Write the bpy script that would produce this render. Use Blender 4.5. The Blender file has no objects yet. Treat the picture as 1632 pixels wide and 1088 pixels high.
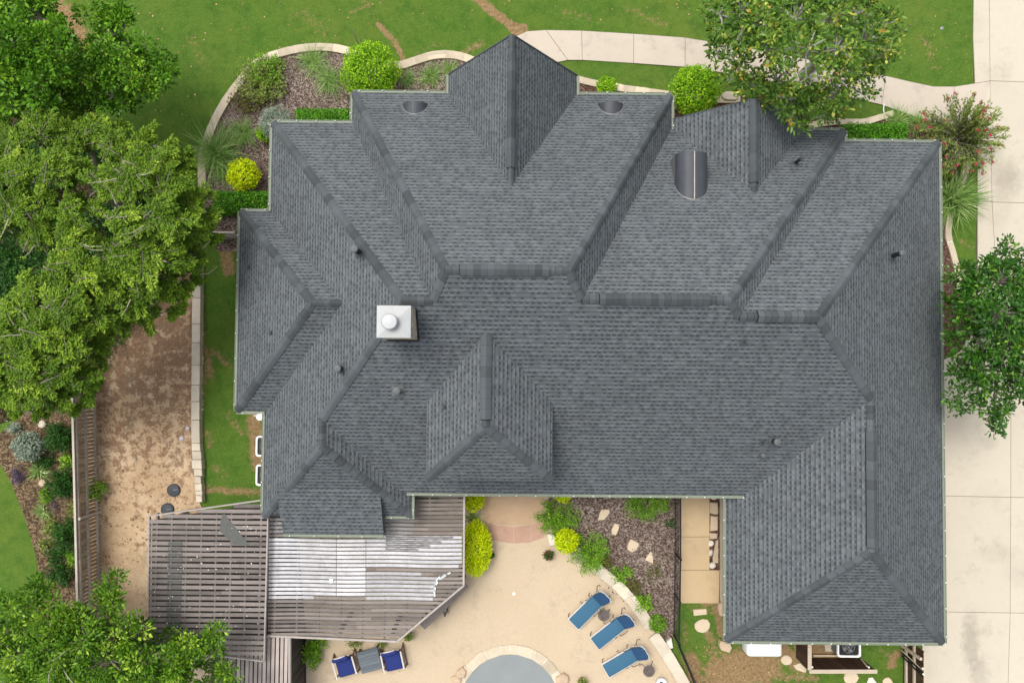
import bpy, bmesh, math, random
import numpy as np
from mathutils import Vector, Matrix

# ------------------------------------------------------------------ camera
scene = bpy.context.scene
COL = scene.collection
F = 1254.0          # focal length in pixels of the 1632 px wide photograph
H = 33.0            # camera height in metres
cam_d = bpy.data.cameras.new("camera")
cam_d.sensor_width = 36.0
cam_d.lens = 36.0 * F / 1632.0
cam_d.clip_end = 500.0
cam = bpy.data.objects.new("camera", cam_d)
COL.objects.link(cam)
RCAM = Matrix.Rotation(math.radians(0.5), 3, 'Z') @ Matrix.Rotation(math.radians(2.0), 3, 'X')
cam.location = (0, 0, H)
cam.rotation_euler = RCAM.to_euler()
scene.camera = cam

# ------------------------------------------------------------------ light
SUN_EL, SUN_AZ = 69.0, -48.0      # elevation; azimuth clockwise from +Y (minus = from the west)
world = bpy.data.worlds.new("World")
scene.world = world
world.use_nodes = True
wn = world.node_tree
bg = wn.nodes["Background"]
sky = wn.nodes.new("ShaderNodeTexSky")
sky.sky_type = 'NISHITA'
sky.sun_disc = False
sky.sun_elevation = math.radians(SUN_EL)
sky.sun_rotation = math.radians(SUN_AZ)
sky.dust_density = 4.0
sky.air_density = 1.0
hs = wn.nodes.new("ShaderNodeHueSaturation")
hs.inputs["Saturation"].default_value = 0.32
wn.links.new(sky.outputs[0], hs.inputs["Color"])
wn.links.new(hs.outputs[0], bg.inputs[0])
bg.inputs[1].default_value = 0.13
sun_d = bpy.data.lights.new("sun", 'SUN')
sun_d.energy = 1.15
sun_d.angle = math.radians(24)
sun_d.color = (1.0, 0.955, 0.88)
sun = bpy.data.objects.new("sun", sun_d)
COL.objects.link(sun)
_el, _az = math.radians(SUN_EL), math.radians(SUN_AZ)
_dir = Vector((math.sin(_az) * math.cos(_el), math.cos(_az) * math.cos(_el), math.sin(_el)))
sun.rotation_euler = _dir.to_track_quat('Z', 'Y').to_euler()
sun.location = _dir * 60
scene.view_settings.view_transform = 'Standard'
scene.view_settings.look = 'None'
scene.view_settings.exposure = 0.75
scene.view_settings.gamma = 1.0
scene.cycles.max_bounces = 6
scene.cycles.transparent_max_bounces = 8

# ------------------------------------------------------------------ helpers
rng = np.random.default_rng(7)
rnd = random.Random(11)

def P(px, py, z=0.0):
    """world point of height z seen at pixel (px, py) of the 1632 x 1088 photograph"""
    d = RCAM @ Vector(((px - 816) / F, -(py - 544) / F, -1.0))
    t = (z - H) / d.z
    return Vector((d.x * t, d.y * t, z))

_RT = np.array(RCAM).T
def proj_np(pts):
    q = (pts - np.array([0, 0, H])) @ _RT.T
    return 816 + F * q[:, 0] / -q[:, 2], 544 - F * q[:, 1] / -q[:, 2]

def M(px, z=0.0):
    return px * (H - z) / F

class MB:
    """collects faces of one mesh object"""
    def __init__(s):
        s.v, s.f, s.uv, s.r, s.mi = [], [], [], [], []
    def poly(s, pts, rv=0.5, uv=None, mi=0):
        b = len(s.v)
        s.v.extend([tuple(p) for p in pts])
        s.f.append(tuple(range(b, b + len(pts))))
        s.uv.append(uv); s.r.append(rv); s.mi.append(mi)
    def add(s, verts, faces, rv=0.5, mi=0, m=None):
        b = len(s.v)
        if m is not None:
            verts = [m @ Vector(p) for p in verts]
        s.v.extend([tuple(p) for p in verts])
        for f in faces:
            s.f.append(tuple(b + i for i in f)); s.uv.append(None); s.r.append(rv); s.mi.append(mi)
    def box(s, c, size, rz=0.0, rv=0.5, m=None, mi=0):
        x, y, z = size[0] / 2, size[1] / 2, size[2] / 2
        vs = [(a, b, d) for d in (-z, z) for a, b in ((-x, -y), (x, -y), (x, y), (-x, y))]
        fs = [(0, 3, 2, 1), (4, 5, 6, 7), (0, 1, 5, 4), (1, 2, 6, 5), (2, 3, 7, 6), (3, 0, 4, 7)]
        mm = Matrix.Translation(Vector(c)) @ Matrix.Rotation(rz, 4, 'Z')
        if m is not None:
            mm = m @ mm
        s.add(vs, fs, rv, mi, mm)
    def rbox(s, c, size, r=0.03, seg=2, rot=None, rv=0.5, m=None, mi=0, puff=0.0):
        bm = bmesh.new()
        bmesh.ops.create_cube(bm, size=1.0)
        for v in bm.verts:
            v.co = Vector((v.co.x * size[0], v.co.y * size[1], v.co.z * size[2]))
        bmesh.ops.bevel(bm, geom=bm.edges[:] , offset=r, segments=seg, profile=0.5, affect='EDGES')
        bm.verts.index_update()
        mm = Matrix.Translation(Vector(c))
        if rot is not None:
            mm = mm @ rot.to_4x4()
        if m is not None:
            mm = m @ mm
        s.add([v.co.copy() for v in bm.verts], [[v.index for v in f.verts] for f in bm.faces], rv, mi, mm)
        bm.free()
    def beam(s, a, b, w, h, rv=0.5, up=Vector((0, 0, 1)), mi=0):
        """square bar from a to b (centre line)"""
        a, b = Vector(a), Vector(b)
        d = (b - a); L = d.length; d = d / L
        if abs(d.dot(up)) > 0.99:
            up = Vector((1, 0, 0))
        sd = d.cross(up).normalized(); u = sd.cross(d)
        vs = []
        for p in (a, b):
            for i, j in ((-1, -1), (1, -1), (1, 1), (-1, 1)):
                vs.append(p + sd * (i * w / 2) + u * (j * h / 2))
        s.add(vs, [(0, 1, 2, 3), (7, 6, 5, 4), (0, 4, 5, 1), (1, 5, 6, 2), (2, 6, 7, 3), (3, 7, 4, 0)], rv, mi)
    def tube(s, pts, radii, n=6, rv=0.5, caps=True, mi=0):
        pts = [Vector(p) for p in pts]
        if not hasattr(radii, '__len__'):
            radii = [radii] * len(pts)
        rings = []
        prev = None
        for i, p in enumerate(pts):
            d = (pts[min(i + 1, len(pts) - 1)] - pts[max(i - 1, 0)])
            d = d.normalized() if d.length > 1e-9 else Vector((0, 0, 1))
            if prev is None:
                a = Vector((1, 0, 0)) if abs(d.x) < 0.8 else Vector((0, 1, 0))
                sd = d.cross(a).normalized()
            else:
                sd = (prev - d * prev.dot(d))
                sd = sd.normalized() if sd.length > 1e-6 else d.orthogonal().normalized()
            prev = sd
            u = d.cross(sd)
            rings.append([p + (sd * math.cos(2 * math.pi * k / n) + u * math.sin(2 * math.pi * k / n)) * radii[i] for k in range(n)])
        vs = [q for r in rings for q in r]
        fs = []
        for i in range(len(pts) - 1):
            for k in range(n):
                fs.append((i * n + k, i * n + (k + 1) % n, (i + 1) * n + (k + 1) % n, (i + 1) * n + k))
        if caps:
            fs.append(tuple(range(n))[::-1]); fs.append(tuple((len(pts) - 1) * n + k for k in range(n)))
        s.add(vs, fs, rv, mi)
    def lathe(s, c, prof, n=16, rv=0.5, m=None, mi=0):
        """prof = [(radius, z)...] about a vertical axis at c"""
        vs, fs = [], []
        for r, z in prof:
            for k in range(n):
                a = 2 * math.pi * k / n
                vs.append((c[0] + r * math.cos(a), c[1] + r * math.sin(a), c[2] + z))
        for i in range(len(prof) - 1):
            for k in range(n):
                fs.append((i * n + k, i * n + (k + 1) % n, (i + 1) * n + (k + 1) % n, (i + 1) * n + k))
        fs.append(tuple(range(n))[::-1]); fs.append(tuple((len(prof) - 1) * n + k for k in range(n)))
        s.add(vs, fs, rv, mi, m)
    def prism(s, pts, z0, z1, rv=0.5, bevel=0.0, mi=0):
        """pts: xy outline (any winding, roughly convex when bevelled)"""
        n = len(pts)
        ar = sum(pts[i][0] * pts[(i + 1) % n][1] - pts[(i + 1) % n][0] * pts[i][1] for i in range(n))
        if ar < 0:
            pts = list(pts)[::-1]
        cx = sum(p[0] for p in pts) / n; cy = sum(p[1] for p in pts) / n
        vs = [(p[0], p[1], z0) for p in pts]
        levels = 1
        if bevel > 0:
            vs += [(p[0], p[1], z1 - bevel) for p in pts]; levels = 2
            for p in pts:
                d = math.hypot(p[0] - cx, p[1] - cy) or 1
                k = max(0.0, 1 - bevel * 1.2 / d)
                vs.append((cx + (p[0] - cx) * k, cy + (p[1] - cy) * k, z1))
        else:
            vs += [(p[0], p[1], z1) for p in pts]
        fs = []
        for l in range(levels):
            for i in range(n):
                fs.append((l * n + i, l * n + (i + 1) % n, (l + 1) * n + (i + 1) % n, (l + 1) * n + i))
        fs.append(tuple(levels * n + i for i in range(n)))
        s.add(vs, fs, rv, mi)
    def build(s, name, mats, parent=None, smooth=False):
        me = bpy.data.meshes.new(name)
        me.from_pydata(s.v, [], s.f)
        if not isinstance(mats, (list, tuple)):
            mats = [mats]
        for mm in mats:
            me.materials.append(mm)
        at = me.attributes.new("rnd", 'FLOAT', 'FACE')
        at.data.foreach_set("value", np.array(s.r, dtype=np.float32))
        me.polygons.foreach_set("material_index", np.array(s.mi, dtype=np.int32))
        if any(u is not None for u in s.uv):
            ul = me.uv_layers.new(name="UVMap")
            flat = []
            for f, u in zip(s.f, s.uv):
                for k in range(len(f)):
                    flat.extend(u[k] if u is not None else (0.0, 0.0))
            ul.data.foreach_set("uv", np.array(flat, dtype=np.float32))
        if smooth:
            me.polygons.foreach_set("use_smooth", np.ones(len(s.f), dtype=bool))
        me.update()
        o = bpy.data.objects.new(name, me)
        COL.objects.link(o)
        if parent is not None:
            attach(o, parent)
        return o

def attach(o, parent):
    o.parent = parent
    r = parent
    loc = Vector((0, 0, 0))
    while r is not None:
        if r.type == 'EMPTY':
            loc = r.location.copy()
        r = r.parent
    # meshes are written in world coordinates; only Empties are moved
    if parent.type == 'EMPTY':
        o.matrix_parent_inverse = Matrix.Translation(-parent.location)

def np_mesh(name, verts, faces, rv, mat, parent=None, k=4):
    me = bpy.data.meshes.new(name)
    nf = len(faces)
    me.vertices.add(len(verts)); me.loops.add(nf * k); me.polygons.add(nf)
    me.vertices.foreach_set("co", np.ascontiguousarray(verts, dtype=np.float32).ravel())
    me.loops.foreach_set("vertex_index", np.ascontiguousarray(faces, dtype=np.int32).ravel())
    me.polygons.foreach_set("loop_start", np.arange(0, nf * k, k, dtype=np.int32))
    me.update(calc_edges=True)
    me.materials.append(mat)
    if rv is not None:
        at = me.attributes.new("rnd", 'FLOAT', 'FACE')
        at.data.foreach_set("value", np.asarray(rv, dtype=np.float32))
    o = bpy.data.objects.new(name, me)
    COL.objects.link(o)
    if parent is not None:
        attach(o, parent)
    return o

def tag(o, label=None, cat=None, group=None, kind=None):
    if label: o["label"] = label
    if cat:
        o["category"] = cat
        if not kind: o["kind"] = 'thing'
    if group: o["group"] = group
    if kind: o["kind"] = kind
    return o

def thing(name, label, cat, loc=(0, 0, 0), group=None):
    o = bpy.data.objects.new(name, None)
    o["kind"] = 'thing'
    o.empty_display_size = 0.3
    o.location = loc
    COL.objects.link(o)
    return tag(o, label, cat, group)

def copy_thing(root, loc, rz, label, group=None):
    def cp(o, par):
        c = o.copy(); COL.objects.link(c)
        if par is not None:
            c.parent = par
            c.matrix_parent_inverse = o.matrix_parent_inverse.copy()
        for ch in o.children:
            cp(ch, c)
        return c
    r = cp(root, None)
    r.location = loc; r.rotation_euler = (0, 0, rz)
    r["label"] = label
    if group: r["group"] = group
    return r

def crom(pts, n=8, closed=False):
    """Catmull-Rom through 2-D points"""
    P_ = [np.array(p, float) for p in pts]
    out = []
    N = len(P_)
    segs = N if closed else N - 1
    for i in range(segs):
        if closed:
            p0, p1, p2, p3 = P_[(i - 1) % N], P_[i], P_[(i + 1) % N], P_[(i + 2) % N]
        else:
            p0, p1, p2, p3 = P_[max(i - 1, 0)], P_[i], P_[i + 1], P_[min(i + 2, N - 1)]
        for k in range(n):
            t = k / n
            out.append(tuple(0.5 * ((2 * p1) + (-p0 + p2) * t + (2 * p0 - 5 * p1 + 4 * p2 - p3) * t * t + (-p0 + 3 * p1 - 3 * p2 + p3) * t ** 3)))
    if not closed:
        out.append(tuple(P_[-1]))
    return out

def sheet(name, pxpts, z, mat, label=None, thick=0.0, kind='structure', smooth_n=0):
    """flat ground sheet outlined in photograph pixels"""
    if smooth_n:
        pxpts = crom(pxpts, smooth_n, closed=True)
    bm = bmesh.new()
    vs = [bm.verts.new(P(x, y, z)) for x, y in pxpts]
    f = bm.faces.new(vs)
    f.normal_update()
    if f.normal.z < 0:
        f.normal_flip()
    if thick > 0:
        r = bmesh.ops.extrude_face_region(bm, geom=[f])
        bmesh.ops.translate(bm, vec=(0, 0, -thick), verts=[g for g in r['geom'] if isinstance(g, bmesh.types.BMVert)])
        # keep the upper face as the top: the extruded copy is the bottom
        bm.faces.ensure_lookup_table()
    bmesh.ops.recalc_face_normals(bm, faces=bm.faces[:]) if thick > 0 else None
    bmesh.ops.triangulate(bm, faces=[g for g in bm.faces if len(g.verts) > 4])
    me = bpy.data.meshes.new(name)
    bm.to_mesh(me); bm.free()
    me.materials.append(mat)
    o = bpy.data.objects.new(name, me)
    COL.objects.link(o)
    o["kind"] = kind
    if label: o["label"] = label
    return o

def clip(poly, a, b, c):
    """keep a*x + b*y + c >= 0"""
    out = []
    n = len(poly)
    for i in range(n):
        p, q = poly[i], poly[(i + 1) % n]
        dp = a * p[0] + b * p[1] + c; dq = a * q[0] + b * q[1] + c
        if dp >= 0: out.append(p)
        if (dp >= 0) != (dq >= 0):
            t = dp / (dp - dq)
            out.append((p[0] + (q[0] - p[0]) * t, p[1] + (q[1] - p[1]) * t))
    return out

def area(poly):
    n = len(poly)
    return 0.5 * abs(sum(poly[i][0] * poly[(i + 1) % n][1] - poly[(i + 1) % n][0] * poly[i][1] for i in range(n)))

# ------------------------------------------------------------------ materials
class NT:
    def __init__(s, name):
        s.m = bpy.data.materials.new(name); s.m.use_nodes = True
        s.t = s.m.node_tree; s.n = s.t.nodes
        s.b = s.n["Principled BSDF"]
    def N(s, typ, **kw):
        x = s.n.new(typ)
        for k, v in kw.items(): setattr(x, k, v)
        return x
    def L(s, a, b): s.t.links.new(a, b)
    def val(s, sock, v):
        if hasattr(v, 'is_output') or isinstance(v, bpy.types.NodeSocket): s.L(v, sock)
        else: sock.default_value = v
    def math(s, op, a, b=None, c=None):
        x = s.N("ShaderNodeMath", operation=op)
        s.val(x.inputs[0], a)
        if b is not None: s.val(x.inputs[1], b)
        if c is not None: s.val(x.inputs[2], c)
        return x.outputs[0]
    def mix(s, f, a, b, bt='MIX'):
        x = s.N("ShaderNodeMix", data_type='RGBA', blend_type=bt)
        s.val(x.inputs["Factor"], f)
        s.val(x.inputs[6], a if not isinstance(a, tuple) else (*a, 1) if len(a) == 3 else a)
        s.val(x.inputs[7], b if not isinstance(b, tuple) else (*b, 1) if len(b) == 3 else b)
        return x.outputs[2]
    def ramp(s, f, stops, interp='LINEAR'):
        x = s.N("ShaderNodeValToRGB"); cr = x.color_ramp; cr.interpolation = interp
        while len(cr.elements) < len(stops): cr.elements.new(0.5)
        for e, (p, c) in zip(cr.elements, stops):
            e.position = p; e.color = (*c, 1) if len(c) == 3 else c
        s.L(f, x.inputs[0]); return x.outputs[0]
    def coord(s, kind="Object"):
        return s.N("ShaderNodeTexCoord").outputs[kind]
    def noise(s, vec, scale, detail=4, rough=0.55, out=0):
        x = s.N("ShaderNodeTexNoise"); x.inputs["Scale"].default_value = scale
        x.inputs["Detail"].default_value = detail; x.inputs["Roughness"].default_value = rough
        if vec is not None: s.L(vec, x.inputs["Vector"])
        return x.outputs[out]
    def voro(s, vec, scale, feature='F1', out=0, rand=1.0):
        x = s.N("ShaderNodeTexVoronoi", feature=feature); x.inputs["Scale"].default_value = scale
        x.inputs["Randomness"].default_value = rand
        if vec is not None: s.L(vec, x.inputs["Vector"])
        return x.outputs[out]
    def attr(s, name="rnd"):
        x = s.N("ShaderNodeAttribute"); x.attribute_name = name; return x.outputs["Fac"]
    def bump(s, h, strength=0.4, dist=0.02):
        x = s.N("ShaderNodeBump"); x.inputs["Strength"].default_value = strength; x.inputs["Distance"].default_value = dist
        s.L(h, x.inputs["Height"]); s.L(x.outputs[0], s.b.inputs["Normal"])
    def done(s, col, rough=0.8, metal=0.0, spec=0.3):
        s.val(s.b.inputs["Base Color"], (*col, 1) if isinstance(col, tuple) and len(col) == 3 else col)
        s.val(s.b.inputs["Roughness"], rough)
        s.b.inputs["Metallic"].default_value = metal
        s.b.inputs["Specular IOR Level"].default_value = spec
        return s.m

def sc(c, k): return tuple(min(1.0, x * k) for x in c)

def simple(name, col, rough=0.7, var=0.18, scale=6.0, metal=0.0, bump=0.0, rv=0.5, spec=0.3, fine=40.0):
    """base colour with blotches, fine grain and a per-face tone"""
    t = NT(name)
    co = t.coord()
    n1 = t.noise(co, scale, 5)
    n2 = t.noise(co, fine, 3)
    a = t.attr()
    k = t.math('ADD', t.math('MULTIPLY', t.math('SUBTRACT', n1, 0.5), var * 3), t.math('MULTIPLY', t.math('SUBTRACT', n2, 0.5), var * 2))
    k = t.math('ADD', k, t.math('MULTIPLY', t.math('SUBTRACT', a, 0.5), rv))
    k = t.math('ADD', k, 1.0)
    c = t.N("ShaderNodeVectorMath", operation='SCALE'); c.inputs[0].default_value = col; t.L(k, c.inputs[3])
    if bump: t.bump(n2, bump, 0.02)
    return t.done(c.outputs[0], rough, metal, spec)

def leafmat(name, stops, rough=0.5, trans=0.15, spec=0.18):
    t = NT(name)
    a = t.attr()
    c = t.ramp(a, stops)
    n = t.noise(t.coord(), 0.7, 2)
    c = t.mix(t.math('MULTIPLY', n, 0.30), c, sc(stops[0][1], 1.0))
    m = t.done(c, rough, 0, spec)
    tr = t.N("ShaderNodeBsdfTranslucent")
    t.L(c, tr.inputs[0])
    mx = t.N("ShaderNodeMixShader"); mx.inputs[0].default_value = trans
    out = t.n["Material Output"]
    t.L(t.b.outputs[0], mx.inputs[1]); t.L(tr.outputs[0], mx.inputs[2]); t.L(mx.outputs[0], out.inputs[0])
    return m

def lawn_mat():
    t = NT("lawn_grass")
    co = t.coord()
    big = t.noise(co, 0.22, 4, 0.6)
    mid = t.noise(co, 1.6, 5, 0.65)
    fine = t.noise(co, 14.0, 4, 0.7)
    vf = t.noise(co, 55.0, 2, 0.6)
    c = t.ramp(t.math('ADD', t.math('MULTIPLY', fine, 0.6), t.math('MULTIPLY', vf, 0.4)),
               [(0.30, (0.040, 0.092, 0.010)), (0.5, (0.080, 0.165, 0.022)), (0.72, (0.152, 0.262, 0.045))])
    yel = t.ramp(t.math('ADD', t.math('MULTIPLY', big, 0.6), t.math('MULTIPLY', mid, 0.4)), [(0.42, (0, 0, 0)), (0.66, (1, 1, 1))])
    c = t.mix(t.math('MULTIPLY', yel, 0.50), c, (0.180, 0.215, 0.040))
    cl = t.ramp(t.noise(co, 4.5, 5, 0.75), [(0.40, (0, 0, 0)), (0.62, (1, 1, 1))])
    c = t.mix(t.math('MULTIPLY', cl, 0.30), c, (0.055, 0.115, 0.016))
    dk = t.ramp(mid, [(0.3, (1, 1, 1)), (0.5, (0, 0, 0))])
    c = t.mix(t.math('MULTIPLY', dk, 0.35), c, (0.03, 0.085, 0.012))
    br = t.attr("bare")
    e = t.math('ADD', br, t.math('MULTIPLY', t.math('SUBTRACT', t.noise(co, 5.0, 5, 0.7), 0.5), 1.3))
    e = t.ramp(e, [(0.38, (0, 0, 0)), (0.62, (1, 1, 1))])
    soil = t.ramp(t.noise(co, 9.0, 5, 0.7), [(0.3, (0.16, 0.088, 0.042)), (0.5, (0.30, 0.19, 0.10)), (0.75, (0.42, 0.29, 0.16))])
    e2 = t.math('MULTIPLY', e, t.math('LESS_THAN', 0.04, br))
    c = t.mix(t.math('MULTIPLY', e2, 0.9), c, soil)
    t.bump(t.math('ADD', t.math('MULTIPLY', fine, 0.5), vf), 0.7, 0.05)
    return t.done(c, 0.95, 0, 0.1)

def mulch_mat(name, c_dark, c_mid, c_light, scale=24.0):
    t = NT(name)
    co = t.coord()
    w = t.N("ShaderNodeMix", data_type='VECTOR'); w.inputs[0].default_value = 0.12
    t.L(co, w.inputs[4]); t.L(t.noise(co, 6.0, 3, 0.6, 1), w.inputs[5])
    v = t.voro(w.outputs[1], scale, 'F1', 1)
    sep = t.N("ShaderNodeSeparateColor"); t.L(v, sep.inputs[0])
    d = t.voro(w.outputs[1], scale, 'F1', 0)
    c = t.ramp(sep.outputs[0], [(0.1, c_dark), (0.5, c_mid), (0.95, c_light)])
    n = t.noise(co, 0.8, 4, 0.6)
    c = t.mix(t.ramp(n, [(0.35, (0, 0, 0)), (0.7, (0.6, 0.6, 0.6))]), c, sc(c_dark, 1.2))
    t.bump(t.math('ADD', d, t.noise(co, 30, 3)), 0.8, 0.04)
    return t.done(c, 0.95, 0, 0.1)

def dirt_mat():
    t = NT("dry_dirt")
    co = t.coord()
    sx = t.N("ShaderNodeSeparateXYZ"); t.L(co, sx.inputs[0])
    g = t.N("ShaderNodeMapRange"); t.L(sx.outputs[1], g.inputs[0])
    g.inputs[1].default_value = -7.5; g.inputs[2].default_value = 0.5; g.inputs[3].default_value = -0.07; g.inputs[4].default_value = 0.045
    n1 = t.noise(co, 2.6, 8, 0.72)
    n2 = t.noise(co, 0.7, 4, 0.6)
    fine = t.noise(co, 22, 4, 0.7)
    c = t.ramp(t.math('ADD', t.math('MULTIPLY', fine, 0.5), t.math('MULTIPLY', n2, 0.5)),
               [(0.3, (0.33, 0.22, 0.125)), (0.5, (0.49, 0.355, 0.22)), (0.72, (0.66, 0.53, 0.37))])
    k = t.math('ADD', t.math('ADD', t.math('MULTIPLY', n1, 0.80), t.math('MULTIPLY', n2, 0.12)), g.outputs[0])
    k = t.math('ADD', k, t.math('MULTIPLY', fine, 0.16))
    f = t.ramp(k, [(0.505, (0, 0, 0)), (0.575, (1, 1, 1))])
    litter = t.ramp(t.noise(co, 16, 4, 0.7), [(0.3, (0.125, 0.064, 0.037)), (0.55, (0.25, 0.145, 0.088)), (0.8, (0.40, 0.27, 0.175))])
    c = t.mix(t.math('MULTIPLY', f, 0.85), c, litter)
    gr = t.ramp(t.noise(co, 1.1, 3, 0.6), [(0.56, (0, 0, 0)), (0.72, (1, 1, 1))])
    c = t.mix(t.math('MULTIPLY', gr, 0.45), c, (0.20, 0.18, 0.12))
    t.bump(t.math('ADD', fine, n1), 0.6, 0.04)
    return t.done(c, 0.95, 0, 0.1)

def concrete_mat(name, col, speck=0.06, stain=0.12, agg=0.0, dirt=(0.30, 0.24, 0.20), spots=()):
    t = NT(name)
    co = t.coord()
    n1 = t.noise(co, 0.35, 5, 0.6); n2 = t.noise(co, 3.0, 5, 0.65); n3 = t.noise(co, 45, 3, 0.7)
    k = t.math('ADD', 1.0, t.math('MULTIPLY', t.math('SUBTRACT', n2, 0.5), stain))
    k = t.math('ADD', k, t.math('MULTIPLY', t.math('SUBTRACT', n3, 0.5), speck * 2))
    k = t.math('ADD', k, t.math('MULTIPLY', t.math('SUBTRACT', t.attr(), 0.5), 0.14))
    if agg:
        v = t.voro(co, 38, 'F1', 1); s_ = t.N("ShaderNodeSeparateColor"); t.L(v, s_.inputs[0])
        k = t.math('ADD', k, t.math('MULTIPLY', t.math('SUBTRACT', s_.outputs[0], 0.5), agg))
    c = t.N("ShaderNodeVectorMath", operation='SCALE'); c.inputs[0].default_value = col; t.L(k, c.inputs[3])
    st = t.ramp(t.math('ADD', t.math('MULTIPLY', n1, 0.7), t.math('MULTIPLY', n2, 0.3)), [(0.50, (0, 0, 0)), (0.75, (1, 1, 1))])
    c2 = t.mix(t.math('MULTIPLY', st, 0.45), c.outputs[0], dirt, 'MULTIPLY' if False else 'MIX')
    wv = t.ramp(t.noise(co, 0.9, 6, 0.75), [(0.55, (0, 0, 0)), (0.70, (1, 1, 1))])
    c2 = t.mix(t.math('MULTIPLY', wv, 0.36), c2, sc(col, 0.45))
    for (sx_, sy_, rx_, ry_, amt) in spots:      # oil and tyre stains
        mp = t.N("ShaderNodeVectorMath", operation='SUBTRACT'); t.L(co, mp.inputs[0]); mp.inputs[1].default_value = (sx_, sy_, 0)
        ms = t.N("ShaderNodeVectorMath", operation='MULTIPLY'); t.L(mp.outputs[0], ms.inputs[0]); ms.inputs[1].default_value = (1 / rx_, 1 / ry_, 0)
        ln = t.N("ShaderNodeVectorMath", operation='LENGTH'); t.L(ms.outputs[0], ln.inputs[0])
        dd = t.math('ADD', ln.outputs["Value"], t.math('MULTIPLY', t.math('SUBTRACT', t.noise(co, 3.5, 6, 0.75), 0.5), 1.6))
        mk = t.ramp(dd, [(0.35, (1, 1, 1)), (1.0, (0, 0, 0))])
        c2 = t.mix(t.math('MULTIPLY', mk, amt), c2, sc(col, 0.38))
    # a few dark drips
    sp = t.ramp(t.voro(co, 1.3, 'F1', 0), [(0.03, (1, 1, 1)), (0.05, (0, 0, 0))])
    c2 = t.mix(t.math('MULTIPLY', sp, 0.5), c2, sc(col, 0.35))
    t.bump(n3, 0.25, 0.01)
    return t.done(c2, 0.9, 0, 0.2)

def shingle_mat():
    t = NT("roof_shingles")
    uv = t.N("ShaderNodeUVMap"); uv.uv_map = "UVMap"
    s_ = t.N("ShaderNodeSeparateXYZ"); t.L(uv.outputs[0], s_.inputs[0])
    u, v = s_.outputs[0], s_.outputs[1]
    hh = 0.170
    vr = t.math('DIVIDE', v, hh)
    row = t.math('FLOOR', vr); fv = t.math('FRACT', vr)
    def white(*a):
        x = t.N("ShaderNodeTexWhiteNoise", noise_dimensions='2D')
        cx = t.N("ShaderNodeCombineXYZ")
        t.val(cx.inputs[0], a[0]); t.val(cx.inputs[1], a[1])
        t.L(cx.outputs[0], x.inputs["Vector"]); return x.outputs["Value"]
    off = t.math('MULTIPLY', white(row, 3.7), 7.0)
    uc = t.math('ADD', t.math('DIVIDE', u, 0.19), off)
    cell = t.math('FLOOR', uc); fu = t.math('FRACT', uc)
    r1 = white(cell, row); r2 = white(t.math('ADD', cell, 31.3), row); r3 = white(t.math('ADD', cell, 77.1), row)
    # tabs start at r-dependent position within the cell
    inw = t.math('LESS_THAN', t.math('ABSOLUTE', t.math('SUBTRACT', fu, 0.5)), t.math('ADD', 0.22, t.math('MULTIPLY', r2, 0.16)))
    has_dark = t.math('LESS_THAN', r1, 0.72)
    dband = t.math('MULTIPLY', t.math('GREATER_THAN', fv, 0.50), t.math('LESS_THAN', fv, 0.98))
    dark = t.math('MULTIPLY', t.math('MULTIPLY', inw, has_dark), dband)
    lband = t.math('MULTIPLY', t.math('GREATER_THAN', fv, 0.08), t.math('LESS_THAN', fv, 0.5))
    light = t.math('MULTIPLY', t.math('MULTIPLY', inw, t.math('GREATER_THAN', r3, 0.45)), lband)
    line = t.math('GREATER_THAN', fv, 0.80)  # shadow under each course, painted as a dark line
    co = t.coord()
    n1 = t.noise(co, 0.5, 5, 0.6); n2 = t.noise(co, 60, 3, 0.7); n3 = t.noise(co, 2.2, 4, 0.6)
    k = t.math('ADD', 1.0, t.math('MULTIPLY', t.math('SUBTRACT', r3, 0.5), 0.16))
    k = t.math('ADD', k, t.math('MULTIPLY', t.math('SUBTRACT', n1, 0.5), 0.30))
    k = t.math('ADD', k, t.math('MULTIPLY', t.math('SUBTRACT', n3, 0.5), 0.25))
    k = t.math('ADD', k, t.math('MULTIPLY', t.math('SUBTRACT', n2, 0.5), 0.5))
    k = t.math('ADD', k, t.math('MULTIPLY', light, 0.25))
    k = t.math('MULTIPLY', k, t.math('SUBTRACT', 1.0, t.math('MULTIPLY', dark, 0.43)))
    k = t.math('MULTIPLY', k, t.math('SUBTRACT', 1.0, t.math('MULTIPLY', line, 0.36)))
    hue = t.mix(n3, (0.103, 0.119, 0.131), (0.119, 0.127, 0.131))
    c = t.N("ShaderNodeVectorMath", operation='SCALE'); t.L(hue, c.inputs[0]); t.L(k, c.inputs[3])
    hgt = t.math('ADD', t.math('SUBTRACT', 1.0, fv), t.math('MULTIPLY', t.math('MULTIPLY', inw, t.math('LESS_THAN', fv, 0.55)), 0.5))
    t.bump(t.math('ADD', hgt, t.math('MULTIPLY', n2, 0.4)), 0.5, 0.012)
    return t.done(c.outputs[0], 0.92, 0, 0.2)

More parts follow.
